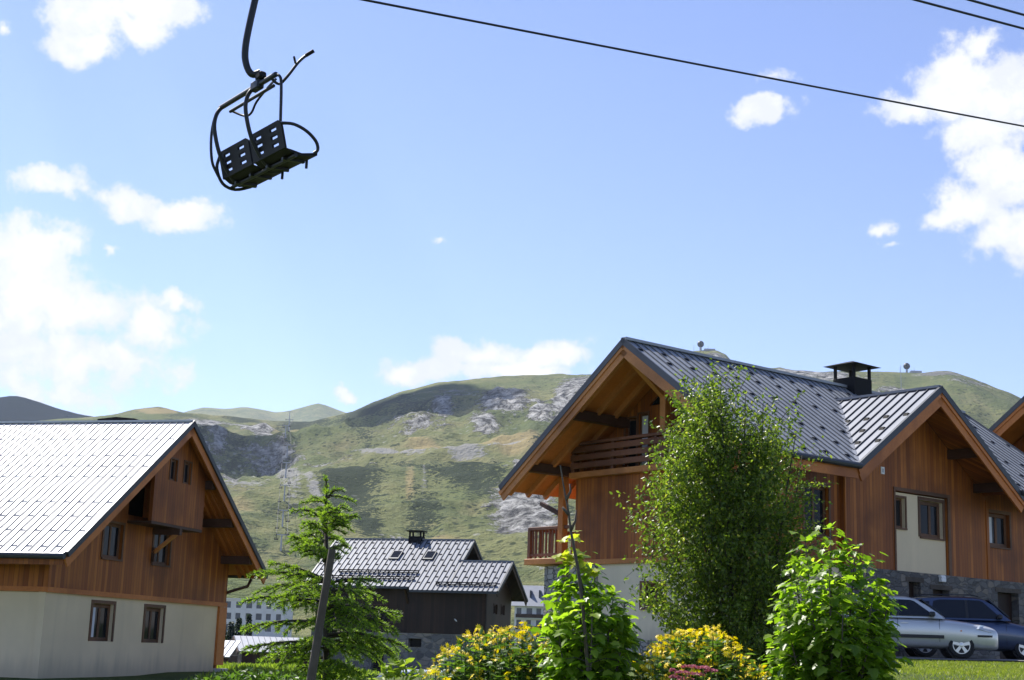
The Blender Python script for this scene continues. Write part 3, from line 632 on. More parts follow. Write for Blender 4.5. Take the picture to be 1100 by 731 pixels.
# eaves of the main slope
for a, b in ((SR, KL+.02), (KR+.05, S1)):
    m = H.mb(); m.tube([(a, TE+.07, zm(TE)-.05), (b, TE+.07, zm(TE)-.05)], .075, 10); m.build('gutter', MT['seam_dark'], roof)
    m = H.mb(); m.beam((a, TE-.03, zm(TE)-.1), (b, TE-.03, zm(TE)-.1), .05, .25, drop=0); m.build('eave_board', MT['larch_red'], H.root)
# chimney with open cowl
c = H.mb(); c.box(2.15, 2.95, -3.6, -2.85, 8.4, 9.5); chm = c.build('chimney', MT['black_metal'], roof, bevel=.01)
for a in (2.2, 2.9):
    for b in (-3.55, -2.9): m = H.mb(); m.box(a-.035, a+.035, b-.035, b+.035, 9.49, 9.86); m.build('cap_leg', MT['black_metal'], chm)
m = H.mb(); m.add([(1.95, -3.8, 9.86), (3.15, -3.8, 9.86), (3.15, -2.65, 9.86), (1.95, -2.65, 9.86), (2.45, -3.32, 10.02), (2.65, -3.32, 10.02), (2.65, -3.12, 10.02), (2.45, -3.12, 10.02)], [(3, 2, 1, 0), (4, 5, 6, 7), (0, 1, 5, 4), (1, 2, 6, 5), (2, 3, 7, 6), (3, 0, 4, 7)]); m.build('cap', MT['black_metal'], chm)
# cross gable wall (t = 0), all openings cut
ZB = 3.89
C3 = lambda u, v, d=0.: (u, -d, v)
w3 = (4.20, 5.20, 4.80, 5.70)
ul = lambda s: min(zc(s), 99)-.12
m = H.mb(); m.wall([(-1.81, ZB), (-.0, ZB), (-.0, 5.90), (2.24, 5.90), (2.24, ZB), (4.03, ZB), (4.03, ul(4.03)), (CS, ul(CS)), (-1.81, ul(-1.81))], [], C3, .2); m.build('gable_wall', MT['larch'], H.root)
m = H.mb(); m.wall([(4.03, ZB), (7.6, ZB), (7.6, 6.3), (4.03, 6.3)], [rect(*w3)], lambda u, v, d: (u, -d-.05, v), .2); m.build('eave_wall', MT['larch'], H.root)
pw = [(.03, .49, 4.98, 5.74), (1.13, 2.11, 4.82, 5.76)]
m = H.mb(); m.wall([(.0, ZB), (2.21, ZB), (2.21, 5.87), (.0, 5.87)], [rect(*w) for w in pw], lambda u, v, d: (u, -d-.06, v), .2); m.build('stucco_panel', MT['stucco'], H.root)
m = H.mb(); m.box(-.06, -.001, -.05, .025, ZB, 5.96); m.box(2.2405, 2.36, -.05, .025, ZB, 5.96); m.box(-.06, 2.36, -.05, .028, 5.901, 5.99); m.build('panel_trim', MT['frame'], H.root)
m = H.mb(); m.box(4.0, 4.11, -.05, .03, ZB, 6.0); m.build('corner_board', MT['larch'], H.root)
window(H, lambda u, v, d: (u, -d-.06, v), *pw[0], depth=.2, fr=.06, mull=False, sill=True, pane='dark')
window(H, lambda u, v, d: (u, -d-.06, v), *pw[1], depth=.2, fr=.10, mull=.56)
window(H, lambda u, v, d: (u, -d-.05, v), *w3, depth=.2, fr=.10, mull=.5, curtain=True)
m = H.mb(); m.box(-2.0, -1.81, -.2, -.001, ZB, ul(-1.9)); m.build('corner_board', MT['larch'], H.root)
# main eave wall left of the cross gable, set back
we = [(-3.35, -2.45, 4.55, 5.75)]
m = H.mb(); m.wall([(-5., ZB), (-2.0, ZB), (-2.0, 6.6), (-5., 6.6)], [rect(*w) for w in we], lambda u, v, d: (u, -d-.16, v), .2); m.build('eave_wall', MT['larch'], H.root)
window(H, lambda u, v, d: (u, -d-.16, v), *we[0], depth=.2, fr=.08, mull=.5)
# stone plinth with cellar openings
po = [(.41, .92, 2.45, 3.64), (1.43, 2.16, 2.3, 3.50), (4.36, 5.36, 1.75, 3.58)]
m = H.mb(); m.wall([(-2.05, 1.5), (7.6, 1.5), (7.6, ZB-.004), (-2.05, ZB-.004)], [rect(*w) for w in po], lambda u, v, d: (u, -d+.06, v), .3); m.build('stone_plinth', MT['stone'], H.root)
for i, w in enumerate(po):
    m = H.mb(); m.box(w[0]+.002, w[1]-.002, -.2, -.16, w[2]+.002, w[3]-.002); d_ = m.build('cellar_door', MT['old_dark'], H.root)
    m = H.mb(); m.box(w[0]-.12, w[1]+.12, .02, .075, w[3]+.002, w[3]+.12); m.build('lintel', MT['grey_wood'], d_)
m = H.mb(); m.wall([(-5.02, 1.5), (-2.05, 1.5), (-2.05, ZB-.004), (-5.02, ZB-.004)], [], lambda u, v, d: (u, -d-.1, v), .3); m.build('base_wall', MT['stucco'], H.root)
lm = H.mb(); lm.box(1.68, 1.88, .06, .17, 3.70, 3.80); lm.prism([(1.68, .06, 3.80), (1.88, .06, 3.80), (1.88, .17, 3.80), (1.68, .17, 3.80)], (0, -.02, .07)); lm.build('wall_lamp', MT['white'], H.root, bevel=.015)
sg = H.mb(); sg.box(-.57, -.43, .001, .02, 6.26, 6.44); s_ = sg.build('house_plate', MT['white'], H.root); m = H.mb(); m.box(-.53, -.47, .0205, .024, 6.3, 6.4); m.build('plate_mark', MT['steel'], s_)
# main gable (plane a = -5)
GA = -5.0; GL, GR = -6.5, -.16
A3 = lambda u, v, d=0.: (GA+d, u, v)
m = H.mb(); m.wall([(GL, ZB), (GR, ZB), (GR, 6.12), (GL, 6.12)], [], A3, .18); gw = m.build('gable_wall', MT['larch'], H.root)
m = H.mb(); m.box(GA-.03, GA+.02, GL-.01, GR+.01, ZB-.03, ZB+.1); m.build('sill_beam', MT['larch_light'], H.root)
wd = [(-1.9, -1.5, 2.6, 3.2)]
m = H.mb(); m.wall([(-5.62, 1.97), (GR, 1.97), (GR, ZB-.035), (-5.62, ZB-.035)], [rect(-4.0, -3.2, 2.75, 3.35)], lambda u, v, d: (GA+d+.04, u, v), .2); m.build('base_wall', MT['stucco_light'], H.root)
window(H, lambda u, v, d: (GA+d+.04, u, v), -4.0, -3.2, 2.75, 3.35, depth=.2, fr=.07)
m = H.mb(); m.box(GA-.03, GA+.3, -5.7, GR+.05, 1.3, 1.965); m.build('stone_plinth', MT['stone_pale'], H.root)
m = H.mb(); m.box(GA-.06, GA+.4, -6.62, -5.63, 1.3, ZB-.035); m.build('stone_pier', MT['stone_pale'], H.root)
m = H.mb(); m.box(GA+.05, GA+.7, -7.75, -7.05, 1.3, 3.86); m.build('stone_pier', MT['stone_pale'], H.root)
m = H.mb(); m.box(GA+.02, 7.6, GL-.0, GL+.18, 1.4, zm(GL)-.12); m.build('side_wall', MT['larch'], H.root)
m = H.mb(); m.wall([(GL, 1.4), (GR, 1.4), (GR, zm(GR)-.13), (TR, ZR-.13), (GL, zm(GL)-.13)], [], lambda u, v, d: (7.4+d, u, v), .18); m.build('gable_wall', MT['larch'], H.root)
# loggia: floor, glazed wall set back, rail
LB = -4.55
fl = H.mb(); fl.box(GA-.22, LB, GL-.05, GR, 6.125, 6.27); bal = fl.build('upper_balcony', MT['larch_light'], H.root)
gl = [(-5.10, -4.70, 6.35, 7.66, 0), (-4.62, -4.26, 6.35, 7.74, 1), (-3.02, -2.52, 6.35, 7.78, 1), (-2.4, -1.95, 6.35, 7.7, 0)]
tri = [(-4.25, 7.92), (-3.42, 7.92), (-3.42, 8.62)]
m = H.mb(); m.wall([(GL, 6.27), (GR, 6.27), (GR, zm(GR)-.13), (TR, ZR-.13), (GL, zm(GL)-.13)], [rect(*w[:4]) for w in gl]+[tri], lambda u, v, d: (LB+d, u, v), .15)
lw = m.build('loggia_wall', MT['larch'], H.root)
for w in gl: window(H, lambda u, v, d: (LB+d, u, v), *w[:4], depth=.15, fr=.05, mull=False, sill=False, curtain=.9 if w[4] else False)
m = H.mb(); m.prism([(LB+.06, y, z) for y, z in tri], (.02, 0, 0)); m.build('pane', MT['glass'], lw)
FR_ = GA-.17
for t in (-6.42, -4.9, -3.35, -1.8, -.3):
    m = H.mb(); m.box(FR_-.05, FR_+.04, t-.05, t+.05, 6.27, 6.98); m.build('rail_post', MT['rail'], bal, bevel=.008)
m = H.mb(); m.box(FR_-.08, FR_+.06, -6.55, -.2, 6.98, 7.06); m.build('handrail', MT['rail'], bal, bevel=.01)
for z in (6.36, 6.57, 6.78):
    m = H.mb(); m.box(FR_-.095, FR_-.052, -6.46, -.25, z, z+.15); m.build('rail_board', MT['rail'], bal, bevel=.008)
m = H.mb(); m.box(FR_+.06, LB, GL-.04, GL+.06, 6.3, 7.0); m.build('side_rail', MT['rail'], bal)
m = H.mb(); m.beam((GA-.02, TR, 6.27), (GA-.02, TR, ZR-.3), .2, .2, up=(1, 0, 0)); m.build('king_post', MT['larch_light'], H.root, bevel=.012)
m = H.mb(); m.beam((SR+.25, TR-.03, ZR-.45), (GA-.05, TR-.03, 8.0), .13, .16, up=(0, 1, 0)); m.build('brace', MT['larch_light'], H.root)
for t, l in ((TR, 2.6), (-5.15, 2.6), (-6.85, 6.0), (-1.2, 2.6), (.2, 2.6)):
    z = zm(t)-.13 if t != TR else ZR-.2
    m = H.mb(); m.box(SR+.08, SR+.08+l, t-.11, t+.11, z-.26, z); m.build('purlin', MT['beam'], H.root, bevel=.02)
m = H.mb(); m.box(GA-.1, GA+.1, -7.1, -6.9, 3.95, 6.3); m.build('corner_post', MT['larch_red'], H.root, bevel=.012)
m = H.mb(); m.beam((GA+.0, -7.9, 5.55), (GA, -7.05, 5.2), .1, .12, up=(1, 0, 0)); m.build('brace', MT['beam'], H.root)
# lower side balcony
fl = H.mb(); fl.box(GA-.12, -.5, -8.42, GL-.02, 3.9, 4.06); lb = fl.build('lower_balcony', MT['larch_light'], H.root, bevel=.01)
m = H.mb(); m.box(GA-.05, GA+.05, -8.35, -6.6, 4.83, 4.92); m.build('handrail', MT['rail'], lb, bevel=.01)
m = H.mb(); m.box(GA-.03, GA+.03, -8.3, -7.1, 4.13, 4.2); m.build('bottom_rail', MT['rail'], lb)
m = H.mb(); m.box(GA, -.6, -8.38, -8.28, 4.83, 4.92); m.build('handrail', MT['rail'], lb)
for i in range(2): m = H.mb(); t = (-8.33, -7.0)[i]; m.box(GA-.05, GA+.05, t-.05, t+.05, 4.06, 4.9); m.build('rail_post', MT['rail'], lb)
for i in range(9):
    t = -8.2+i*.135; m = H.mb(); m.box(GA-.02, GA+.02, t-.022, t+.022, 4.1, 4.84); m.build('baluster', MT['rail'], lb)
for i in range(22):
    a = GA+.2+i*.19; m = H.mb(); m.box(a-.022, a+.022, -8.35, -8.31, 4.06, 4.84); m.build('baluster', MT['rail'], lb)

# ============ the neighbour on the slope behind
H = House('chalet', .6828, (963, 613), 37., 1.12, 2.8, label='chalet beyond the large dark-roofed one, only its gable verge showing', cat='house')
dS, dZ = 18.02, 1.03
rf = H.mb(); s0 = SR+dS; zz = lambda t: ZR+dZ-SLM*abs(t-TR)
for t1 in (TL, TE):
    l = math.hypot(t1-TR, zz(t1)-zz(TR))
    slope_roof(rf, (s0, TR, ZR+dZ), (1, 0, 0), (0, t1-TR, zz(t1)-ZR-dZ), [(0, 0), (11, 0), (11, l), (0, l)], .05, .4, .022, .035)
roof = rf.build('roof', [MT['roof_dark'], MT['seam_dark'], MT['black_metal'], MT['larch_red']], H.root)
for t1 in (TL, TE): rake(H, H.root, s0, (s0+.02, TR, ZR+dZ), (s0+.02, t1, zz(t1)), 0, (-1, 0, 0), roofp=roof, m_board='larch_red', boardh=.3)
m = H.mb(); m.wall([(GL, 2.5), (GR, 2.5), (GR, zz(GR)-.14), (TR, ZR+dZ-.14), (GL, zz(GL)-.14)], [], lambda u, v, d: (s0+1.7+d, u, v), 8.5); m.build('wall', MT['larch'], H.root)
for t in (TR, -5.2, -6.85):
    z = zz(t)-.13
    m = H.mb(); m.box(s0+.1, s0+2, t-.12, t+.12, z-.28, z); m.build('purlin', MT['larch_light'], H.root, bevel=.02)
m = H.mb(); m.beam((s0+.3, -5.2, zz(-5.2)-.45), (s0+1.65, -5.2, zz(-5.2)-1.5), .12, .15, up=(0, 1, 0)); m.build('brace', MT['larch_light'], H.root)

# ============ the dark farmhouse below
H = House('farmhouse', -.3228, (509.3, 580.6), 60., 1.7, -.15, label='dark brown farmhouse with silvery seamed roof, skylights and rubble stone base', cat='house')
ZM, SLF = 5.95, .70
zf = lambda t: ZM-SLF*abs(t)
GE = 3.11; EM = 2.93; gx0 = -6.1
rf = H.mb(); q = math.hypot(1, SLF)
hk = [(0.34+.42*i) for i in range(8)]
slope_roof(rf, (gx0, 0, ZM), (1, 0, 0), (0, 1, -SLF), [(0, 0), (-gx0, 0), (-gx0, 1.33*q), (-gx0+2.12, 1.33*q), (-gx0+2.12, GE*q), (4.62, GE*q), (4.55, EM*q), (0, EM*q)], .05, .205, .03, .03, hk, (.055, .03, .05), hook_step=2)
slope_roof(rf, (gx0, 0, ZM), (1, 0, 0), (0, -1, -SLF), [(0, 0), (-gx0, 0), (-gx0, EM*q), (0, EM*q)], .05, .4, .03, .03)
zw = zf(1.33)
slope_roof(rf, (-.6, 1.33, zw), (1, 0, 0), (0, -1, -SLF), [(0, 0), (2.72, 0), (2.72, 2.03*q), (0, 2.03*q)], .05, .4, .03, .03)
rf.beam((gx0, 0, ZM+.02), (0.02, 0, ZM+.02), .1, .05, m=0); rf.beam((-.14, 1.33, zw+.02), (2.14, 1.33, zw+.02), .1, .05, m=0)
roof = rf.build('roof', [MT['roof_mid'], MT['seam_dark'], MT['black_metal'], MT['old_dark']], H.root)
for p0, p1 in (((0, 0, ZM), (0, EM, zf(EM))), ((0, 0, ZM), (0, -EM, zf(EM))), ((2.12, 1.33, zw), (2.12, GE, zf(GE))), ((2.12, 1.33, zw), (2.12, -.72, zw-SLF*2.05)), ((gx0, 0, ZM), (gx0, EM, zf(EM)))):
    m = H.mb(); o = Vector((.02 if p0[0] >= 0 else -.02, 0, .03)); m.beam(Vector(p0)+o, Vector(p1)+o, .05, .09, drop=0); m.build('verge_flashing', MT['seam_dark'], roof)
    m = H.mb(); o = Vector((-.02 if p0[0] >= 0 else .02, 0, -.06)); m.beam(Vector(p0)+o, Vector(p1)+o, .04, .16, drop=0); m.build('barge_board', MT['old_trim'], H.root)
for a0, a1, t in ((gx0, -1.6, EM), (-1.46, 2.12, GE)):
    m = H.mb(); m.beam((a0, t+.03, zf(t)-.03), (a1, t+.03, zf(t)-.03), .08, .09); m.build('gutter', MT['seam_dark'], roof)
for a0, a1, t in ((-4.95, -1.52, 2.15), (-5.05, -1.54, 2.53), (-.5, 1.95, 2.80)):
    m = H.mb()
    m.beam((a0, t, zf(t)+.05), (a1, t, zf(t)+.05), .05, .035); m.beam((a0, t, zf(t)+.125), (a1, t, zf(t)+.125), .05, .04)
    n = int((a1-a0)/.41)
    for i in range(n+1): a = a0+(a1-a0)*i/n; m.beam((a, t-.06, zf(t-.06)), (a, t+.005, zf(t)+.16), .02, .03, up=(1, 0, 0))
    m.build('snow_guard', MT['black_metal'], roof)
for a in (-2.95, -1.48):
    m = H.mb(); t0, t1 = .82, 1.32; m.beam((a-.0, t0, zf(t0)+.04), (a, t1, zf(t1)+.04), .42, .07, up=(0, SLF, 1)); s_ = m.build('skylight', MT['seam_dark'], roof)
    m = H.mb(); m.beam((a, t0+.05, zf(t0+.05)+.08), (a, t1-.05, zf(t1-.05)+.08), .34, .02, up=(0, SLF, 1)); m.build('pane', MT['glass'], s_)
c = H.mb(); c.box(-2.8, -2.25, -.25, .2, 5.5, 6.08); chm = c.build('chimney', MT['black_metal'], roof)
m = H.mb(); m.box(-2.88, -2.17, -.3, .26, 6.27, 6.32); m.build('cap', MT['black_metal'], chm)
for a in (-2.76, -2.29):
    for b in (-.2, .15): m = H.mb(); m.box(a-.03, a+.03, b-.03, b+.03, 6.07, 6.28); m.build('cap_leg', MT['black_metal'], chm)
m = H.mb(); m.box(-6.0+.3, -1.6, 2.32, 2.5, 2.15, zf(2.5)-.07); m.wall([(-1.6, 2.15), (1.55, 2.15), (1.55, zf(2.72)-.07), (-1.6, zf(2.72)-.07)], [], lambda u, v, d: (u, 2.72-d, v), .18); m.build('front_wall', MT['old_dark'], H.root)
m = H.mb(); gwn = [(.32, .75, 2.95, 3.32), (1.05, 1.5, 2.95, 3.32)]
gW = lambda u, v, d: (1.55-d, 2.72-u, v)
m.wall([(0., 2.15), (3.1, 2.15), (3.1, zf(2.72)-.02), (1.39, zw-.07), (0., zf(2.72)-.07)], [rect(.95, 1.35, 2.98, 3.35), rect(1.85, 2.25, 2.98, 3.35)], gW, .15); m.build('gable_wall', MT['old_trim'], H.root)
for a in (.95, 1.85): window(H, gW, a, a+.4, 2.98, 3.35, depth=.12, fr=.04, mull=False, sill=False, mat='old_trim')
m = H.mb(); m.wall([(-2.5, 2.5), (2.5, 2.5), (2.5, zf(2.5)-.07), (0, ZM-.07), (-2.5, zf(2.5)-.07)], [], lambda u, v, d: (-.55-d, u, v), .15); m.build('gable_wall', MT['old_dark'], H.root)
m = H.mb(); po = [(-3.05, -2.55, .3, 1.55), (-1.55, -1.0, 1.62, 1.95), (-2.2, -1.95, 1.66, 1.82)]
m.wall([(-5.7, .0), (1.62, .0), (1.62, 2.145), (-5.7, 2.145)], [rect(*w) for w in po], lambda u, v, d: (u, 2.78-d, v), .3); m.build('stone_base', MT['stone_far'], H.root)
m = H.mb(); m.box(1.3, 1.62, -.6, 2.4795, .0, 2.145); m.build('stone_base', MT['stone_far'], H.root)
for i, w in enumerate(po): m = H.mb(); m.box(w[0]+.002, w[1]-.002, 2.52, 2.55, w[2]+.002, w[3]-.002); m.build('cellar_door' if i == 0 else 'cellar_window', MT['dark'], H.root)
m = H.mb(); m.box(-5.7, -5.5, -2.5, 2.3, .0, zf(2.5)-.07); m.build('gable_wall', MT['old_dark'], H.root)
for a in (-3.05, -2.72): m = H.mb(); m.box(a-.1, a+.1, 2.502, 2.53, 2.5, 3.15); m.build('window', MT['dark'], H.root)
m = H.mb(); m.box(-3.22, -2.55, 2.531, 2.545, 3.18, 3.24); m.box(-2.91, -2.86, 2.531, 2.545, 2.45, 3.18); m.build('window_trim', MT['old_trim'], H.root)
m = H.mb(); m.beam((-1.75, 2.5, 3.3), (-1.75, 2.88, 3.8), .08, .08, up=(1, 0, 0)); m.build('brace', MT['old_trim'], H.root)
lp = H.mb(); lp.tube([(.35, 2.72, 2.66), (.35, 2.85, 2.72), (.42, 2.95, 2.7), (.5, 3.02, 2.64)], .018, 6); lp.build('wall_lamp', MT['white'], H.root)
FARM = H

# ============ garage shed beyond the pale chalet
sh = empty('garage_shed', (0, 0, 0), label='low brown shed with pale metal roof behind the spruce sapling', cat='shed')
P = at(253, 683, 85); ang = -.12; sh.location = (P[0], P[1], -.35); sh.rotation_euler = (0, 0, ang); hz = P[2]+.35
ap = hz; m = MB(); dpt = 6.5
def shed_roof(mb, ax, az_, hw, drop, y0, y1, mi=0):
    for sgn in (-1, 1):
        slope_roof(mb, (ax, y0, az_), (0, 1, 0), (sgn*hw, 0, -drop), [(0, 0), (y1-y0, 0), (y1-y0, math.hypot(hw, drop)), (0, math.hypot(hw, drop))], .07, .5, .03, .03)
m = MB()
slope_roof(m, (0, -.3, ap), (1, .55, .0), (.55, -1., -.62), [(0, 0), (4.6, 0), (4.6, 1.75), (0, 1.75)], .07, .34, .03, .03)
slope_roof(m, (0, -.3, ap), (1, .55, .0), (-.6, 1., -.62), [(0, 0), (4.6, 0), (4.6, 1.75), (0, 1.75)], .07, .34, .03, .03)
m.build('roof', [MT['roof_pale'], MT['roof_mid'], MT['roof_mid'], MT['old_trim']], sh)
d1 = Vector((.55, -1., -.62)).normalized(); d2 = Vector((-.6, 1., -.62)).normalized(); r1 = Vector((1, .55, 0)).normalized(); o = Vector((0, -.3, ap-.08))
m = MB(); pts = [o+r1*.25, o+r1*.25+d1*1.55, (o+r1*.25+d1*1.55)*1, (o+r1*.25+d2*1.55)]
a_ = o+r1*.25+d1*1.5; b_ = o+r1*.25+d2*1.5
m.prism([o+r1*.25, a_, Vector((a_.x, a_.y, 0)), Vector((b_.x, b_.y, 0)), b_], r1*4.2); m.build('wall', MT['shed'], sh)
for d in (d1, d2): m = MB(); m.beam(o-r1*.03+Vector((0, 0, .05)), o-r1*.03+d*1.75+Vector((0, 0, .05)), .05, .16, drop=0); m.build('barge_board', MT['shed'], sh)
P2 = at(236, 694, 80)
sh2 = empty('lean_to', (P2[0], P2[1], -.35), -.1, label='small lean-to with pale sheet roof tucked beside the brown shed', cat='shed')
m = MB(); slope_roof(m, (-2.5, 1.2, 2.0), (1, 0, 0), (0, -1, -.42), [(0, 0), (3.3, 0), (3.3, 2.2), (0, 2.2)], .06, .3, .03, .03); m.build('roof', [MT['roof_pale'], MT['roof_mid'], MT['roof_mid'], MT['old_trim']], sh2)
m = MB(); m.box(-2.4, .7, -.6, 1.1, 0, 1.2); m.build('wall', MT['shed'], sh2)

# ============ apartment blocks down the valley
def block(name, label, px, Y, yaw, w, dpth, h, floors, bays, mats, roof=None, balc=False):
    P = at(px[0], px[1], Y); zt_ = P[2]; zb = zt_-h
    r = empty(name, (P[0], P[1], zb), yaw, label=label, cat='apartment block')
    ww = w/bays; fh = h/floors; wins = [(i*ww+ww*.2, i*ww+ww*(.68 if (i*7+j) % 3 else .78), j*fh+fh*.28, j*fh+fh*.84) for i in range(bays) for j in range(floors)]
    m = MB(); m.wall([(0, -3), (w, -3), (w, h), (0, h)], [rect(*q) for q in wins], lambda u, v, d: (u, d, v), .35)
    m.box(0, .3, .36, dpth, -3, h); m.box(w-.3, w, .36, dpth, -3, h); m.box(0, w, dpth-.3, dpth, -3, h); m.build('wall', MT[mats[0]], r)
    m = MB(); m.box(-.3, w+.3, -.3, dpth+.3, h+.003, h+.35) if roof is None else m.prism([(-.8, -1.2, h), (-.8, dpth*.5, h+roof), (-.8, dpth+1, h)], (w+1.6, 0, 0)); ro = m.build('roof', MT[mats[1]], r)
    for q in wins:
        m = MB(); m.box(q[0]+.01, q[1]-.01, .2, .24, q[2]+.01, q[3]-.01); f = m.build('window', MT['glass_grey'], r)
    if balc:
        for j in range(1, floors):
            m = MB(); m.box(.4, w-.4, -1.1, -.002, j*fh-.1, j*fh+.05); b = m.build('balcony', MT['stucco_white'], r)
            m = MB(); m.box(.4, w-.4, -1.15, -1.1, j*fh+.05, j*fh+.95); m.build('parapet', MT['old_trim'], b)
    return r, ro, h
block('apartment_block', 'white apartment block with rows of dark windows down the valley', (241, 644, ), 400, -.05, 16.5, 12, 15, 5, 6, ('stucco_white', 'stucco_white'))
b_, ro, h = block('apartment_block', 'pale apartment block with brown balconies and grey roof behind the farmhouse', (553, 651), 360, -.12, 9.6, 11, 8.5, 3, 4, ('stucco_white', 'roof_mid'), roof=5.2, balc=True)
for x in (3.4, 5.6, 7.2): m = MB(); m.box(x, x+.35, 1.5, 4.2, h+1., h+3.0+(x % 2)*.6); m.build('dormer', MT['seam_dark'], ro)
# ------------------------------------------------------------------ trees, shrubs, flowers
def leafcloud(name, C, Dr, Nm, size, tmpl, faces, mat, parent=None, curl=0.):
    """many leaves as one mesh: centres, pointing direction, face normal, size, outline (along, across, up)"""
    C = np.asarray(C, float); Dr = np.asarray(Dr, float); Nm = np.asarray(Nm, float); n = len(C)
    Dr = Dr/(np.linalg.norm(Dr, axis=1, keepdims=True)+1e-9); Nm = Nm-(Nm*Dr).sum(1, keepdims=True)*Dr; Nm = Nm/(np.linalg.norm(Nm, axis=1, keepdims=True)+1e-9); A = np.cross(Nm, Dr)
    T = np.asarray(tmpl, float); size = np.broadcast_to(np.asarray(size, float), (n,))
    V = C[:, None, :]+size[:, None, None]*(T[None, :, 0, None]*Dr[:, None, :]+T[None, :, 1, None]*A[:, None, :]+T[None, :, 2, None]*Nm[:, None, :])
    k = len(T); loops = []; tot = []
    for f in faces: tot.append(len(f)); loops += list(f)
    L = (np.arange(n)[:, None]*k+np.asarray(loops)[None, :]).ravel(); TT = np.tile(tot, n); ST = np.concatenate([[0], np.cumsum(TT)[:-1]])
    return link_mesh(name, fast_mesh(name, V.reshape(-1, 3), L, ST, TT), mat, parent)
OVATE = ([(0, 0, 0), (.3, .26, .07), (.62, .24, .05), (1, 0, -.06), (.62, -.24, .05), (.3, -.26, .07)], [(0, 3, 2, 1), (0, 5, 4, 3)])
# a five-lobed sycamore leaf, folded a little along its midrib
LOBE = ([(0, 0, 0), (-.06, .22, .02), (.10, .42, .05), (.22, .34, .05), (.42, .56, .02), (.50, .30, .05), (.70, .26, .03), (1, 0, -.10), (.70, -.26, .03), (.50, -.30, .05), (.42, -.56, .02), (.22, -.34, .05), (.10, -.42, .05), (-.06, -.22, .02)],
        [(0, 3, 2, 1), (0, 5, 4, 3), (0, 7, 6, 5), (0, 9, 8, 7), (0, 11, 10, 9), (0, 13, 12, 11)])
NEEDLE = ([(0, .10, 0), (1, .05, 0), (1, -.05, 0), (0, -.10, 0)], [(0, 1, 2, 3)])
MT['birch_leaf'] = leafmat('birch_leaf', (.068, .108, .015), (.16, .21, .034), (.28, .28, .06), .54, .36)
MT['maple_leaf'] = leafmat('sycamore_leaf', (.09, .155, .012), (.22, .315, .028), (.32, .40, .06), .56, .4, 1.95)
MT['maple_young'] = leafmat('young_sycamore_leaf', (.30, .33, .03), (.42, .42, .05), None, .5, .45)
MT['spruce_leaf'] = leafmat('spruce_needle', (.11, .18, .02), (.20, .28, .036), (.28, .36, .06), .46, .5)
MT['far_leaf'] = leafmat('dark_conifer_needle', (.014, .03, .012), (.03, .055, .02), None, .2, .6)
MT['flower_leaf'] = leafmat('coneflower_leaf', (.05, .10, .016), (.11, .18, .035), None, .42, .5)
MT['petal'] = leafmat('yellow_petal', (.90, .62, .006), (.97, .75, .014), None, .35, .55, 1.1)
MT['disc'] = simple('flower_centre', (.45, .30, .02), .8)
MT['pink'] = leafmat('pink_blossom', (.36, .06, .12), (.50, .14, .22), (.55, .25, .28), .25, .7, 1.1)
MT['weed'] = leafmat('meadow_weed', (.14, .20, .022), (.25, .31, .045), None, .45, .5)
MT['bark'] = simple('birch_bark', (.10, .085, .07), .85, noise=.3, nscale=12)
MT['bark_dark'] = simple('dark_bark', (.045, .036, .028), .9, noise=.25, nscale=14)

def rnd_dirs(n):
    v = rng.normal(size=(n, 3)); return v/np.linalg.norm(v, axis=1, keepdims=True)
def bezier(p, q, sag, n=6):
    p = np.array(p, float); q = np.array(q, float); m = (p+q)/2+np.array(sag); t = np.linspace(0, 1, n)[:, None]
    return (1-t)**2*p+2*t*(1-t)*m+t*t*q
def crown_points(prof, n, axis, lump=.3, seed=0, shell=.35):
    """points through a crown: prof [(z, left reach, right reach, depth)], axis(z) -> x, y of the stem"""
    z = np.array([p[0] for p in prof]); zz = z[0]+(z[-1]-z[0])*rng.random(n*3)
    rl = np.interp(zz, z, [p[1] for p in prof]); rr_ = np.interp(zz, z, [p[2] for p in prof]); rd = np.interp(zz, z, [p[3] for p in prof])
    keep = rng.random(n*3) < ((rl+rr_)*rd)/((rl+rr_)*rd).max()+.06; zz, rl, rr_, rd = zz[keep][:n], rl[keep][:n], rr_[keep][:n], rd[keep][:n]; m = len(zz)
    th = rng.random(m)*2*PI; u = np.sqrt(shell**2+(1-shell**2)*rng.random(m))
    lum = 1+lump*(fbm(th*1.3+seed, zz*2.2+seed, 3, seed)-.5)*2.4
    x = np.cos(th); y = np.sin(th); rx = np.where(x > 0, rr_, rl)
    ax = np.array([axis(q) for q in zz])
    return np.stack([ax[:, 0]+x*rx*u*lum, ax[:, 1]+y*rd*u*lum, zz], 1), np.stack([x, y, 0*x], 1), u

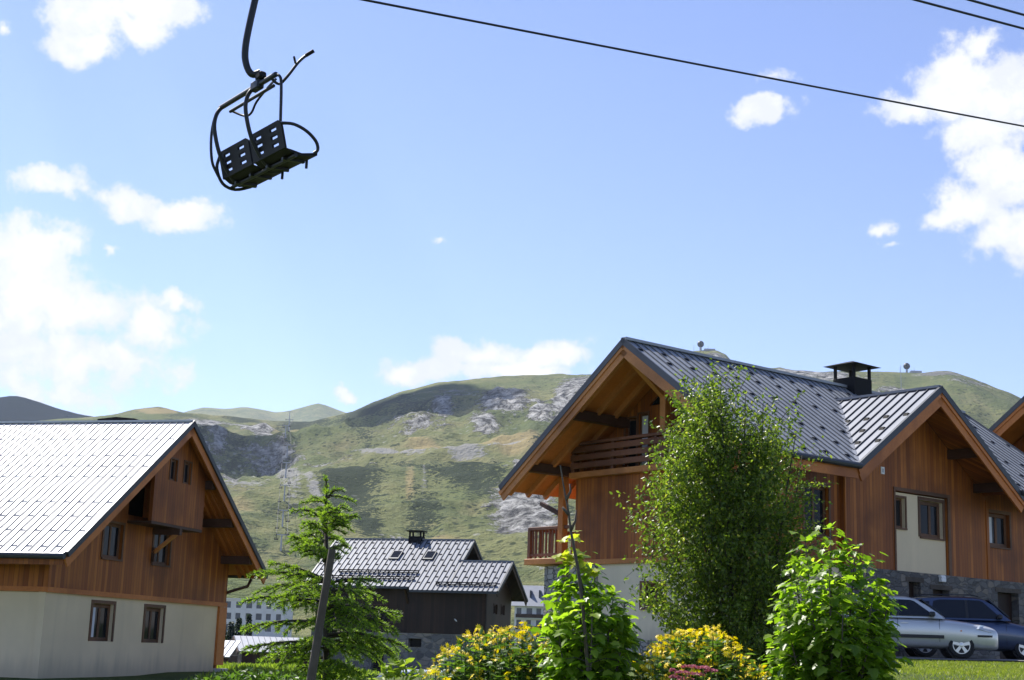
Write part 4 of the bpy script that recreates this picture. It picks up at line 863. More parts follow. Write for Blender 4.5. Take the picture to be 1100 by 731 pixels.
# ---------------- birch in front of the large chalet (many thin stems)
def birch():
    D = 16.5; ox, oy, _ = at(780, 700, D); zg = gz(ox, oy)-.02; root = empty('birch_tree', (ox, oy, zg), label='bushy young birch with small glossy leaves in front of the large chalet', cat='tree')
    px = lambda x, y: (at(x, y, D)-np.array([ox, oy, zg]))
    ztop = px(762, 398)[2]
    rows = [(790, 740, 835), (700, 700, 868), (660, 693, 872), (620, 690, 868), (580, 688, 874), (540, 686, 876), (510, 693, 872), (480, 700, 868), (455, 709, 858), (435, 720, 842), (415, 738, 812), (402, 750, 782), (393, 757, 770)]
    ax0 = px(800, 700)[0]
    def axis(z): return (ax0+(px(765, 398)[0]-ax0)*np.clip(z/ztop, 0, 1), 0.)
    prof = []
    for y, xl, xr in rows:
        P0 = px(xl, y); P1 = px(xr, y); c = axis(P0[2])[0]; prof.append((P0[2], max(.06, c-P0[0]), max(.06, P1[0]-c), max(.06, (P1[0]-P0[0])/2*.95)))
    # stems
    m = MB()
    for i in range(9):
        a = i*2.4; top = np.array([ax0+(i-4)*.17, math.sin(a)*.42, ztop*(.97-.045*abs(i-3.4))]); b = np.array([ax0+(i-4)*.035, math.sin(a)*.09, 0])
        if i == 3: top = np.array([axis(ztop)[0], 0, ztop*.99])
        p = bezier(b, top, (math.cos(a)*.05, 0, .15), 10); m.tube(p, list(np.linspace(.032, .004, 10)), 6)
    tr = m.build('trunk', MT['bark_dark'], root, smooth=True)
    prof = [(z_*(.975 if z_ > 1 else 1), a_*.80, b_*.92, d_*.88) for z_, a_, b_, d_ in prof]
    P, O, u = crown_points(prof, 2300, axis, .42, 3, .2)
    tw = MB(); LC, LD, LN, LS = [], [], [], []
    for k in range(len(P)):
        q_ = .7+.8*rng.random(); base = P[k]-np.array([O[k][0]*.22, O[k][1]*.22, .20+.1*rng.random()])*q_; tip = P[k]+np.array([O[k][0]*.14, O[k][1]*.14, .16*rng.random()+.02])*q_+rng.normal(size=3)*.05
        sag = np.array([0, 0, .07]); b = bezier(base, tip, sag, 4)
        if k % 2 == 0: tw.tube(b, [.004, .003, .002, .0012], 3, caps=False)
        n = int(20+14*rng.random())
        t = rng.random(n)[:, None]; c = (1-t)*base+t*tip+rng.normal(size=(n, 3))*.036
        d = rnd_dirs(n)*.8+np.array([O[k][0]*.4, O[k][1]*.4, -.35]); LC.append(c); LD.append(d); LN.append(rnd_dirs(n)*.9+np.array([0, 0, .75])); LS.append(.034+.022*rng.random(n))
    # a few shoots that stand clear of the crown
    for (x, y, dx, dy, n) in [(742, 415, -6, -22, 14), (765, 402, 2, -14, 12), (712, 455, -14, -8, 16), (690, 560, -18, 6, 18), (684, 610, -16, 14, 16), (870, 500, 18, -12, 16), (868, 540, 20, 4, 18), (846, 440, 16, -20, 14), (875, 585, 14, -4, 14), (800, 410, 10, -18, 12), (730, 432, -10, -14, 12), (880, 520, 22, -4, 18)]:
        a = px(x, y); b = px(x+dx, y+dy); yy = rng.normal()*.25; a[1] = b[1] = yy; tw.tube([a-(b-a)*1.0, a, b], [.005, .003, .001], 4, caps=False)
        t = rng.random(n)[:, None]*1.4-.4; LC.append((1-t)*a+t*b+rng.normal(size=(n, 3))*.02); LD.append(rnd_dirs(n)+np.array([0, 0, -.2])); LN.append(rnd_dirs(n)+np.array([0, 0, .6])); LS.append(.034+.02*rng.random(n))
    tw.build('twigs', MT['bark_dark'], root, recalc=False)
    leafcloud('crown', np.concatenate(LC), np.concatenate(LD), np.concatenate(LN), np.concatenate(LS), *OVATE, MT['birch_leaf'], root)
birch()

# ---------------- two young sycamores: upright shoots with opposite lobed leaves
def sycamore(label, D, xc, shoots, leaf=.1, young=None, per=1.):
    """shoots: (foot x, tip x, tip y, depth, spread in photo pixels)"""
    ox, oy, _ = at(xc, 700, D); zg = gz(ox, oy)-.02; root = empty('sycamore_tree', (ox, oy, zg), label=label, cat='tree')
    px = lambda x, y: (at(x, y, D)-np.array([ox, oy, zg]))
    st = MB(); br = MB(); LC, LD, LN, LS = [], [], [], []
    for (xf, xt, yt, dep, sp) in shoots:
        foot = px(xf, 760); foot[2] = 0; foot[0] *= .35; foot[1] = dep*.25; tip = px(xt, yt); tip[1] = dep
        c = bezier(foot, tip, ((tip[0]-foot[0])*.12, dep*.1, .1), 14); st.tube(c, list(np.linspace(.022, .004, 14)), 6)
        L = np.linalg.norm(tip-foot); sp_m = sp*D/FPX; n = int(L/.062*per)
        for k in range(n):
            t = (k+rng.random()*.7)/n; t = min(t, .999); i = int(t*13); p = c[i]+(c[i+1]-c[i])*(t*13-i)
            if p[2] < .1: continue
            ph = k*PI/2+rng.normal()*.5
            reach = sp_m*(.36+1.15*(1-t)**.7)*(.55+.65*rng.random())*min(1, .5+t*2.2)
            for s in (0, PI):
                a = ph+s; out = np.array([math.cos(a), math.sin(a), .0]); q = p+out*reach+np.array([0, 0, reach*(.35-.5*rng.random())])
                if k % 2 == 0: br.tube([p, (p+q)/2+np.array([0, 0, .03]), q], [.005, .003, .002], 3, caps=False)
                m = 2+int(3.5*rng.random()+3.5*(reach/sp_m > .5))
                e = q+rng.normal(size=(m, 3))*np.array([.05, .05, .045])-out*(rng.random((m, 1))**1.5)*reach*.55
                LC.append(e); LD.append(out*1.0+rnd_dirs(m)*.55+np.array([0, 0, -.5])); LN.append(rnd_dirs(m)*.45+out*.45+np.array([0, 0, .95])); LS.append(leaf*(.5+.75*rng.random(m))*(1.12-.4*t))
        m = 5; LC.append(np.repeat(tip[None], m, 0)+rng.normal(size=(m, 3))*.012); d = rnd_dirs(m); d[:, 2] = d[:, 2]*.3+.25; LD.append(d); LN.append(rnd_dirs(m)*.4+np.array([0, -.2, 1])); LS.append(leaf*(.45+.4*rng.random(m)))
    st.add(br.v, br.f); st.build('trunk', MT['bark'], root, smooth=True, recalc=False)
    leafcloud('crown', np.concatenate(LC), np.concatenate(LD), np.concatenate(LN), np.concatenate(LS), *LOBE, MT['maple_leaf'], root)
    if young:
        C, Dd, Nn = [], [], []
        for (x, y, n, sx, sy) in young:
            p = px(x, y); C.append(p+rng.normal(size=(n, 3))*np.array([sx, sx, sy])*D/FPX); d = rnd_dirs(n); d[:, 2] = d[:, 2]*.3-.15; Dd.append(d); Nn.append(rnd_dirs(n)*.5+np.array([0, -.25, 1.]))
        leafcloud('young_foliage', np.concatenate(C), np.concatenate(Dd), np.concatenate(Nn), leaf*(.6+.5*rng.random(sum(len(c) for c in C))), *LOBE, MT['maple_young'], root)
        s = MB(); s.tube([px(628, 640), px(618, 600), px(613, 575)], [.012, .008, .004], 5); s.build('shoot_stem', MT['bark'], root)
    return root
sycamore('young sycamore with yellow new shoots on top beside the dead sapling', 12.5, 632,
  [(632, 622, 600, 0, 26), (632, 640, 614, .1, 28), (635, 658, 640, -.1, 24), (628, 604, 632, .1, 24), (640, 668, 672, .05, 22), (625, 598, 668, -.15, 20), (632, 634, 640, -.35, 30), (632, 648, 660, .35, 28), (632, 618, 660, .3, 26), (640, 664, 700, -.25, 20), (626, 602, 700, -.2, 20), (628, 594, 660, .1, 20), (636, 670, 650, -.1, 18)], .115,
  young=[(608, 597, 15, 7, 2.5), (620, 603, 12, 12, 2), (612, 577, 9, 5, 5), (634, 612, 7, 10, 2)])
sycamore('broad young sycamore with bright lobed leaves beside the parked silver car', 13.0, 893,
  [(893, 892, 568, 0, 30), (890, 868, 580, .12, 28), (897, 916, 588, -.1, 30), (886, 850, 606, -.1, 26), (900, 934, 606, .1, 24), (903, 944, 626, -.1, 20), (882, 842, 648, .1, 24), (893, 880, 610, -.4, 32), (893, 905, 620, .4, 32), (896, 926, 640, -.4, 30), (890, 862, 640, -.35, 30), (900, 946, 668, .15, 20), (882, 834, 690, -.1, 22), (893, 890, 660, -.55, 32), (900, 946, 700, -.2, 24), (888, 862, 690, .4, 28), (893, 918, 690, -.5, 30), (880, 828, 706, .0, 24), (882, 836, 660, -.3, 24), (902, 946, 650, -.25, 20)], .112)

# ---------------- weathered stake and tree stake
def stake(name, label, D, pts, r, branches=()):
    o = at(pts[-1][0], pts[-1][1], D); g0 = gz(o[0], o[1]); root = empty(name, (o[0], o[1], g0-.05), label=label, cat='post')
    base = np.array([o[0], o[1], g0-.05]); P = [at(x, y, D)-base for x, y in pts]
    d = (P[-1]-P[-2]); P.append(P[-1]+d*((P[-1][2]+.05)/-d[2])) if P[-1][2] > 0 else None
    m = MB(); rs = [r[0]+(r[1]-r[0])*i/(len(P)-1) for i in range(len(P))]; m.tube(P[::-1], rs[::-1], 8); b = m.build('post', MT['grey_wood'], root, smooth=True, angle=.9)
    for q in branches: s = MB(); s.tube([at(x, y, D)-base for x, y in q], [.016, .010, .005][:len(q)], 5); s.build('branch', MT['grey_wood'], root, smooth=True)
    return root
stake('dead_sapling', 'dead grey sapling with bare stubs standing before the chalet corner post', 12.2, [(602, 500), (605, 520), (608, 536), (611, 552), (613, 570), (617, 590), (621, 612), (626, 650), (630, 700)], (.005, .017), [[(608, 537), (613, 528), (612, 520)], [(611, 553), (604, 545)], [(613, 570), (618, 560), (619, 548)]])
stake('tree_stake', 'round grey timber stake tied against the spruce sapling', 8.6, [(357, 590), (352, 620), (346, 655), (339, 700), (334, 731)], (.021, .028))

# ---------------- spruce sapling
def spruce():
    D = 9.2; ox, oy, _ = at(352, 700, D); zg = gz(ox, oy)-.02; root = empty('spruce_tree', (ox, oy, zg), label='spruce sapling with drooping bright green branches and a tufted leader', cat='tree')
    px = lambda x, y: (at(x, y, D)-np.array([ox, oy, zg]))
    top = px(350, 512); m = MB(); m.tube([(0, 0, 0), (0, .02, top[2]*.5), (top[0], .01, top[2])], [.035, .026, .006], 7)
    br = MB(); LC, LD, LN, LS = [], [], [], []
    def twig(a, b, nn, droop):
        c = bezier(a, b, (0, 0, .03-droop), 5); br.tube(c, [.006, .005, .004, .003, .002], 4, caps=False)
        t = rng.random(nn)*4; i = np.minimum(t.astype(int), 3); f = (t-i)[:, None]; p = c[i]*(1-f)+c[i+1]*f; ax = (b-a)/np.linalg.norm(b-a)
        r = rnd_dirs(nn); r -= (r@ax)[:, None]*ax; LC.append(p); LD.append(r+ax*.75+np.array([0, 0, .2])); LN.append(rnd_dirs(nn)); LS.append(.019+.010*rng.random(nn))
    def branch(a, b, lat, droop=.05):
        a = np.array(a, float); b = np.array(b, float); L = np.linalg.norm(b-a); c = bezier(a, b, (0, 0, .10*L), 9); br.tube(c, list(np.linspace(.011, .003, 9)), 5, caps=False)
        n = int(L/.046); ax = (b-a)/L; side = np.cross(ax, [0, 0, 1.]); side /= np.linalg.norm(side)+1e-9
        twig(a+(b-a)*.35, b, int(L*330), 0)
        for k in range(n):
            t = .16+.84*k/n; i = min(int(t*8), 7); p = c[i]+(c[i+1]-c[i])*(t*8-i); s = 1 if k % 2 else -1
            l = lat*(1.05-.65*t)*(.65+.6*rng.random()); q = p+(ax*.75+side*s*.8+np.array([0, 0, -.28-.3*rng.random()])+rng.normal(size=3)*.12)*l
            twig(p, q, int(l*900), droop*.3)
    z = lambda y: px(350, y)[2]
    # leader and bushy top tuft, its branches rising; wide, sagging branches below
    branch(px(350, 572), top, .10)
    for (x, y, dep) in [(322, 572, .1), (328, 550, -.12), (370, 542, .1), (376, 562, -.1), (336, 534, .1), (364, 528, -.1), (318, 588, .15), (368, 584, .2), (328, 584, -.18), (314, 578, -.1), (380, 554, .12), (362, 596, -.22), (338, 566, -.24), (344, 545, .2), (364, 552, -.22), (340, 592, -.3), (356, 575, .3), (330, 566, .25), (374, 560, -.28)]:
        b = px(x, y); b[1] = dep*1.2; dx = abs(b[0]-top[0]); a = np.array([top[0]*.75, 0, min(b[2]-.02-.25*dx, top[2]*.97)]); branch(a, b, .13, .02)
    for (x, y, dep) in [(274, 612, .2), (262, 644, -.1), (258, 672, .15), (292, 606, -.2), (306, 648, -.35), (262, 700, .1), (304, 698, -.3), (322, 668, .4), (312, 712, .2), (428, 664, .1), (410, 688, -.15), (398, 640, .2), (430, 690, .12), (404, 622, -.2), (388, 655, -.35), (390, 704, -.3), (418, 704, .2), (372, 690, .4), (345, 690, -.5), (330, 640, -.5), (365, 655, -.45), (340, 715, -.4), (324, 622, -.25), (375, 715, -.35), (282, 630, .3), (386, 672, .15)]:
        b = px(x, y); b[1] = dep; b += rng.normal(size=3)*.02; a = np.array([0, 0, min(top[2]*.72, b[2]-.02+.12*abs(b[0]))]); branch(a, b, .17, .05)
    for k in range(15):
        an = rng.random()*2*PI; zz = .25+rng.random()*(z(670)-.25); b = np.array([math.cos(an)*.42, math.sin(an)*.5, zz]); branch((0, 0, zz+.12), b, .18, .05)
    m.add(br.v, br.f); m.build('trunk', MT['bark_dark'], root, smooth=True, recalc=False)
    leafcloud('needles', np.concatenate(LC), np.concatenate(LD), np.concatenate(LN), np.concatenate(LS), *NEEDLE, MT['spruce_leaf'], root)
spruce()

# ---------------- yellow coneflower bushes and a pink stonecrop
STAR = [(0, 0, .12)]+[((1 if i % 2 == 0 else .42)*math.cos(i*PI/8), (1 if i % 2 == 0 else .42)*math.sin(i*PI/8), -.12 if i % 2 == 0 else .02) for i in range(16)]
STARF = [(0, 1+i, 1+(i+1) % 16) for i in range(16)]
def flower_bush(label, D, outline, nflow, nstem, seed):
    xc = sum(p[0] for p in outline)/len(outline); ox, oy, _ = at(xc, 700, D); zg = gz(ox, oy)-.02; root = empty('flower_bush', (ox, oy, zg), label=label, cat='bush', group='yellow flower bushes')
    px = lambda x, y: (at(x, y, D)-np.array([ox, oy, zg]))
    xs = [p[0] for p in outline]; ys = [p[1] for p in outline]; X0, X1 = min(xs), max(xs)
    fc, stems = [], MB(); LC, LD, LN, LS = [], [], [], []
    for k in range(nflow):
        x = X0+(X1-X0)*rng.random(); yt = np.interp(x, xs, ys); dep = rng.normal()*.28; fall = rng.random()**1.5
        y = yt+2+fall*58+rng.normal()*2; p = px(x, y); p[1] += dep-fall*.3; fc.append(p)
    fc = np.array(fc)
    for k in range(nstem):
        p = fc[k % len(fc)]+np.array([rng.normal()*.05, rng.normal()*.05, -.02]); b = np.array([p[0]*.75+rng.normal()*.05, p[1]*.7, max(0, p[2]-1.0)]); stems.tube(bezier(b, p, (0, 0, .06), 5), [.006, .005, .004, .003, .002], 4, caps=False)
        n = 20; t = rng.random(n)[:, None]; c = (1-t)*b+t*p-np.array([0, 0, .03]); LC.append(c+rng.normal(size=(n, 3))*.03); d = rnd_dirs(n); d[:, 2] = np.abs(d[:, 2])*.3-.05; LD.append(d); LN.append(rnd_dirs(n)*.5+np.array([0, 0, 1.])); LS.append(.06+.05*rng.random(n))
    stems.build('stems', MT['flower_leaf'], root, recalc=False)
    leafcloud('foliage', np.concatenate(LC), np.concatenate(LD), np.concatenate(LN), np.concatenate(LS), *OVATE, MT['flower_leaf'], root)
    nn = rnd_dirs(len(fc))*.75+np.array([-.1, -.35, .8]); sz = .024+.014*rng.random(len(fc))
    leafcloud('blossoms', fc, rnd_dirs(len(fc)), nn, sz, STAR, STARF, MT['petal'], root)
    d6 = [(math.cos(i*PI/3)*.22, math.sin(i*PI/3)*.22, .10) for i in range(6)]+[(0, 0, .26)]
    hd = leafcloud('blossom_hearts', fc, rnd_dirs(len(fc)), nn, sz, d6, [(i, (i+1) % 6, 6) for i in range(6)], MT['disc'], root); tag(hd, kind='stuff')
flower_bush('yellow coneflower bush between the farmhouse and the young sycamore', 13.5, [(464, 708), (478, 694), (490, 682), (505, 676), (520, 672), (540, 672), (560, 670), (580, 672), (596, 676), (606, 690)], 430, 330, 1)
flower_bush('rounded yellow coneflower bush under the birch with pink stonecrop at its foot', 12.6, [(682, 712), (692, 698), (704, 688), (720, 679), (740, 674), (758, 672), (775, 678), (790, 688), (802, 704), (822, 718)], 560, 330, 2)
flower_bush('low sprig of yellow coneflowers over the parked car roof', 12.0, [(452, 724), (458, 718), (466, 716), (474, 720), (480, 726)], 36, 24, 3)
def stonecrop():
    D = 11.8; ox, oy, _ = at(745, 725, D); zg = gz(ox, oy)-.02; root = empty('stonecrop', (ox, oy, zg), label='pink flowering stonecrop in front of the rounded yellow bush', cat='flower')
    px = lambda x, y: (at(x, y, D)-np.array([ox, oy, zg])); C = []; st = MB(); LC = []
    for (x, y, rx) in [(742, 718, 9), (755, 719, 8), (764, 722, 7), (733, 724, 8), (748, 726, 10), (725, 729, 6), (738, 731, 9), (723, 722, 3)]:
        p = px(x, y); p[1] += rng.normal()*.05; n = 130; r = np.sqrt(rng.random(n))*rx*D/FPX; a = rng.random(n)*2*PI
        C.append(p+np.stack([r*np.cos(a), r*np.sin(a), (.02-.6*(r/ (rx*D/FPX))**2*.02)+rng.normal(size=n)*.004], 1)); st.tube([p*np.array([.8, .8, 0]), p], [.006, .005], 5, caps=False)
        for q in range(14): LC.append(p*(.0)+np.array([p[0]*(.85+.15*q/14), p[1], p[2]*(.5+.5*q/14)])+rng.normal(size=3)*.02)
    C = np.concatenate(C); st.build('stems', MT['flower_leaf'], root, recalc=False)
    leafcloud('blossoms', C, rnd_dirs(len(C)), rnd_dirs(len(C))*.7+np.array([0, -.3, 1]), .010, STAR, STARF, MT['pink'], root)
    LC = np.array(LC); leafcloud('foliage', LC, rnd_dirs(len(LC)), rnd_dirs(len(LC))+np.array([0, 0, 1]), .05, *OVATE, MT['flower_leaf'], root)
stonecrop()

# ---------------- undergrowth in the foreground, grass on the lawn and meadow
def blades(name, P, h, mat, wid=.006, lean=.35):
    n = len(P); d = rnd_dirs(n)*lean; d[:, 2] = 1; nm = rnd_dirs(n); nm[:, 2] *= .2
    T = ([(0, wid/.1, 0), (.55, wid*.75/.1, .06), (1, 0, .2), (.55, -wid*.75/.1, .06), (0, -wid/.1, 0)], [(0, 1, 2, 3, 4)])
    return tag(leafcloud(name, P, d, nm, h, *T, mat), kind='stuff')
MT['blade'] = leafmat('lawn_grass', (.15, .19, .022), (.25, .28, .035), (.33, .31, .10), .4, .5)
n = 60000; y = 15+rng.random(n)**.8*19.5; x = .20*y+rng.random(n)*.26*y; P = np.stack([x, y, ground_z(x, y)-.005], 1)
blades('lawn_grass', P, .022+.04*rng.random(n)**1.5, MT['blade'], .012, .7)
n = 16000; y = 36+rng.random(n)*30; x = -.235*y+rng.random(n)*.17*y; k = ~((x < -8) & (y < 48)); x, y = x[k], y[k]; P = np.stack([x, y, ground_z(x, y)-.005], 1)
blades('meadow_grass', P, .12+.22*rng.random(len(P)), MT['weed'], .02, .6)
def sprig(name, label, D, spots, ln, mat, cat='plant'):
    x0 = sum(s[0] for s in spots)/len(spots); ox, oy, _ = at(x0, 720, D); zg = gz(ox, oy)-.02; root = empty(name, (ox, oy, zg), label=label, cat=cat)
    px = lambda x, y: (at(x, y, D)-np.array([ox, oy, zg])); C, Dd, Nn = [], [], []; st = MB()
    for (x, y, n, sx, sy) in spots:
        p = px(x, y); st.tube(bezier((p[0]*.7, p[1], 0), p, (0, 0, .1), 5), [.008, .006, .005, .004, .003], 4, caps=False)
        t = rng.random(n)[:, None]; c = p*np.array([1, 1, 1])-np.array([0, 0, 1])*t*sy*D/FPX+rng.normal(size=(n, 3))*np.array([sx, sx, 2])*D/FPX
        d = rnd_dirs(n); d[:, 2] = np.abs(d[:, 2])*.7; C.append(c); Dd.append(d); Nn.append(rnd_dirs(n)*.6+np.array([0, 0, 1]))
    st.build('stems', mat, root, recalc=False)
    C = np.concatenate(C); leafcloud('leaves', C, np.concatenate(Dd), np.concatenate(Nn), ln*(.6+.8*rng.random(len(C))), *OVATE, mat, root)
sprig('wild_shrub', 'low bright green weeds at the foot of the pale chalet', 9.5, [(222, 730, 50, 8, 8), (240, 728, 60, 9, 10), (258, 725, 70, 10, 12), (275, 722, 80, 10, 14), (292, 724, 80, 10, 14), (308, 726, 70, 9, 12), (320, 729, 50, 8, 10)], .035, MT['flower_leaf'])
sprig('wild_shrub', 'leafy weeds growing around the foot of the timber stake', 9.0, [(352, 720, 60, 9, 16), (366, 716, 80, 9, 18), (380, 718, 80, 10, 16), (392, 724, 60, 9, 12), (338, 726, 60, 9, 10)], .035, MT['spruce_leaf'])
sprig('wild_shrub', 'small shrub of pointed pale leaves beside the parked car roof', 10.0, [(424, 716, 26, 6, 12), (434, 712, 22, 6, 14), (415, 722, 22, 6, 12), (442, 722, 18, 6, 10)], .065, MT['weed'])

# ---------------- conifers before the white block down the valley
for (x, ytop, w, hgt, lab) in [(240, 664, 10, 6.2, 'dark conifer before the white block, half hidden by the pale chalet'), (249, 668, 9, 5.4, 'dark conifer before the white block, second from the pale chalet'), (257, 664, 10, 6.2, 'dark conifer before the white block, third from the pale chalet'), (268, 660, 8, 7., 'slim pale conifer before the white block, nearest the spruce sapling')]:
    D = 210+rng.random()*20; tp = at(x, ytop, D); zb = tp[2]-hgt-1; root = empty('conifer_tree', (tp[0], tp[1], zb), label=lab, cat='tree', group='conifers before the white block')
    H_ = hgt+1; n = 900; z = H_*(.05+.95*rng.random(n)**1.25); r = (H_-z)/H_*w*.11*(.5+.5*rng.random(n)); a = rng.random(n)*2*PI; C = np.stack([r*np.cos(a), r*np.sin(a), z], 1)
    d = np.stack([np.cos(a), np.sin(a), -.4+0*a], 1); leafcloud('crown', C, d, rnd_dirs(n)+np.array([0, 0, 1]), .5, *OVATE, MT['far_leaf'], root)
    m = MB(); m.tube([(0, 0, 0), (0, 0, H_*.97)], [.14, .02], 6); m.build('trunk', MT['bark_dark'], root)
# ------------------------------------------------------------------ parked cars
def carpaint(name, col, rough=.28, metal=.55):
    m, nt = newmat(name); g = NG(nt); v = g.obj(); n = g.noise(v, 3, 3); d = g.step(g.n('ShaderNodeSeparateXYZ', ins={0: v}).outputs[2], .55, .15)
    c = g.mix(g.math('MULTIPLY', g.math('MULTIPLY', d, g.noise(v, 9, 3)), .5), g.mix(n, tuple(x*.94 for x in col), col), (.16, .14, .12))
    p = g.principled(Base_Color=c, Roughness=rough, Metallic=metal); p.inputs['Coat Weight'].default_value = .6; p.inputs['Coat Roughness'].default_value = .06; g.out(p); return m
MT['silver'] = carpaint('silver_paint', (.60, .61, .61), .3, .4); MT['blue'] = carpaint('steel_blue_paint', (.06, .085, .155)); MT['pale_car'] = carpaint('pale_grey_paint', (.6, .62, .64), .3, .3)
MT['tyre'] = simple('tyre_rubber', (.018, .018, .019), .85); MT['alloy'] = simple('alloy_wheel', (.62, .63, .65), .3, .75, .04); MT['trim'] = simple('black_plastic', (.02, .02, .022), .55)
MT['tint'] = glass('car_glass', (.010, .012, .016), .03); MT['tint'].node_tree.nodes['Principled BSDF'].inputs['Specular IOR Level'].default_value = .45
MT['lamp'] = simple('headlamp_lens', (.62, .66, .70), .08, .35, .05); MT['amber'] = simple('amber_lens', (.7, .24, .03), .15); MT['red_lens'] = simple('red_lens', (.45, .02, .02), .15)
def car(label, loc, yaw, paint, zr=1.42, zb=.93, tail=-3.28, roof_rear=-2.62, w=.84, wb=2.58, quarter=True, strip=True, rails=False):
    root = empty('parked_car', loc, yaw, label=label, cat='car', group=None)
    # lower body: sections from nose to tail (x, half width, sill, top)
    st = [(.885, .60, .24, .58), (.88, .66, .22, .64), (.83, .745, .20, .705), (.68, .805, .19, .76), (.36, w-.01, .19, .82), (0., w, .20, .875), (-.42, w, .20, zb-.01), (-.9, w, .20, zb), (-1.6, w, .20, zb+.005), (-2.3, w, .20, zb+.01), (-2.85, w-.01, .21, zb+.01), (tail+.16, w-.05, .24, zb), (tail+.02, w-.12, .30, zb-.10), (tail-.02, w-.2, .38, zb-.22)]
    pts, n = [], 12
    for x, hw, zs, zt in st:
        h = zt-zs; half = [(0, zs), (hw*.86, zs), (hw*.965, zs+h*.16), (hw, zs+h*.48), (hw*.985, zs+h*.78), (hw*.93, zs+h*.955), (hw*.55, zt+.012), (0, zt+.02)]
        full = half+[(-a, b) for a, b in half[-2:0:-1]]; n = len(full); pts += [(x, a, b) for a, b in full]
    f = [(i*n+k, i*n+(k+1) % n, (i+1)*n+(k+1) % n, (i+1)*n+k) for i in range(len(st)-1) for k in range(n)]+[tuple(range(n))[::-1], tuple(range((len(st)-1)*n, len(st)*n))]
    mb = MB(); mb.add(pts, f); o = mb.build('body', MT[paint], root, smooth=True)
    md = o.modifiers.new('s', 'SUBSURF'); md.levels = md.render_levels = 2
    cut = MB()
    for x in (0, -wb): cut.lathe([(.355, -1.2), (.355, 1.2)], (x, 0, .30), 28, 'y')
    co = cut.build('arch', MT['trim']); b = o.modifiers.new('b', 'BOOLEAN'); b.operation = 'DIFFERENCE'; b.object = co; b.solver = 'EXACT'
    dg = bpy.context.evaluated_depsgraph_get(); me = bpy.data.meshes.new_from_object(o.evaluated_get(dg)); o.modifiers.clear(); old = o.data; o.data = me; bpy.data.meshes.remove(old)
    me.polygons.foreach_set('use_smooth', [True]*len(me.polygons)); me.set_sharp_from_angle(angle=.7)
    cm = co.data; bpy.data.objects.remove(co); bpy.data.meshes.remove(cm)
    # inner arches
    for x in (0, -wb): m = MB(); m.lathe([(.345, -.66), (.345, .66)], (x, 0, .30), 20, 'y'); m.build('wheel_well', MT['trim'], root)
    # greenhouse
    wt = w-.22; wbl = w*.935
    side = lambda z: wbl+(wt-wbl)*(z-zb)/(zr-zb)
    gs = [(-.36, zb+.0), (-.52, zb+.13), (-.80, zr-.17), (-1.02, zr-.055), (-1.22, zr-.012), (-1.7, zr), (-2.2, zr-.01), (roof_rear, zr-.045), (roof_rear-.2, zr-.14), (tail+.24, zb+.16), (tail+.13, zb+.0)]
    pts = []
    for x, zt in gs:
        y1 = side(zt); half = [(wbl, zb-.02), ((wbl+y1)/2, (zb-.02+zt)/2), (y1+.004, zt-.02), (y1-.07, zt+.012), (y1*.45, zt+.03), (0, zt+.035)]
        full = half+[(-a, b) for a, b in half[-2::-1]]; n = len(full); pts += [(x, a, b) for a, b in full]
    f = [(i*n+k, i*n+k+1, (i+1)*n+k+1, (i+1)*n+k) for i in range(len(gs)-1) for k in range(n-1)]
    m = MB(); m.add(pts, f); cab = m.build('cabin', MT[paint], root, smooth=True, angle=.8)
    def side_pane(name, poly, mat, off=.008, par=cab):
        for s in (1, -1):
            m = MB(); m.prism([(x, s*(side(z)+off), z) for x, z in poly], (0, s*.006, 0)); m.build(name, MT[mat], par)
    g1 = zb+.03; g2 = zr-.085
    side_pane('side_window', [(-.62, g1), (-.66, g1+.06), (-1.06, g2-.02), (-1.16, g2+.01), (-1.44, g2+.015), (-1.44, g1)], 'tint')
    side_pane('side_window', [(-1.52, g1), (-1.52, g2+.015), (-2.15, g2+.01), (-2.32, g2-.03), (-2.42, g1)], 'tint')
    side_pane('pillar_cover', [(-1.445, g1), (-1.445, g2+.015), (-1.515, g2+.015), (-1.515, g1)], 'trim', .009)
    if quarter: side_pane('quarter_window', [(-2.50, g1), (-2.42, g2-.04), (roof_rear-.08, g2-.06), (tail+.36, g1+.10), (tail+.34, g1)], 'tint')
    # windscreen and rear window
    m = MB(); z0, z1 = zb+.06, zr-.09; y0, y1 = side(z0)-.05, side(z1)-.03
    m.prism([(-.42, -y0, z0+.02), (-.42, y0, z0+.02), (-.905, y1, z1+.035), (-.905, -y1, z1+.035)], (.02, 0, .02)); m.build('windscreen', MT['tint'], cab)
    m = MB(); m.prism([(tail+.175, -y0, z0+.04), (tail+.175, y0, z0+.04), (roof_rear-.19, y1, z1-.02), (roof_rear-.19, -y1, z1-.02)], (-.025, 0, .012)); m.build('rear_window', MT['tint'], cab)
    # details on the flanks and ends
    def hw(x): return float(np.interp(-x, [-a[0] for a in st], [a[1] for a in st]))
    for s in (1, -1):
        for x in (-.50, -1.48, -2.36):
            m = MB(); m.box(x-.004, x+.004, s*(hw(x)*.985)-.004, s*(hw(x)*.985)+.004, .36, zb-.03); m.build('door_gap', MT['trim'], o)
        if strip:
            m = MB(); xs = np.linspace(-.40, -2.2, 8); m.prism([(x, s*(hw(x)-.004), .52) for x in xs]+[(x, s*(hw(x)-.004), .44) for x in xs[::-1]], (0, s*.02, 0)); m.build('side_strip', MT['trim'], o)
        for x in (-1.32, -2.22): m = MB(); m.box(x-.09, x+.09, s*(hw(x)*.975)-.01, s*(hw(x)*.975)+.025, .775, .81); m.build('door_handle', MT[paint], o, bevel=.008)
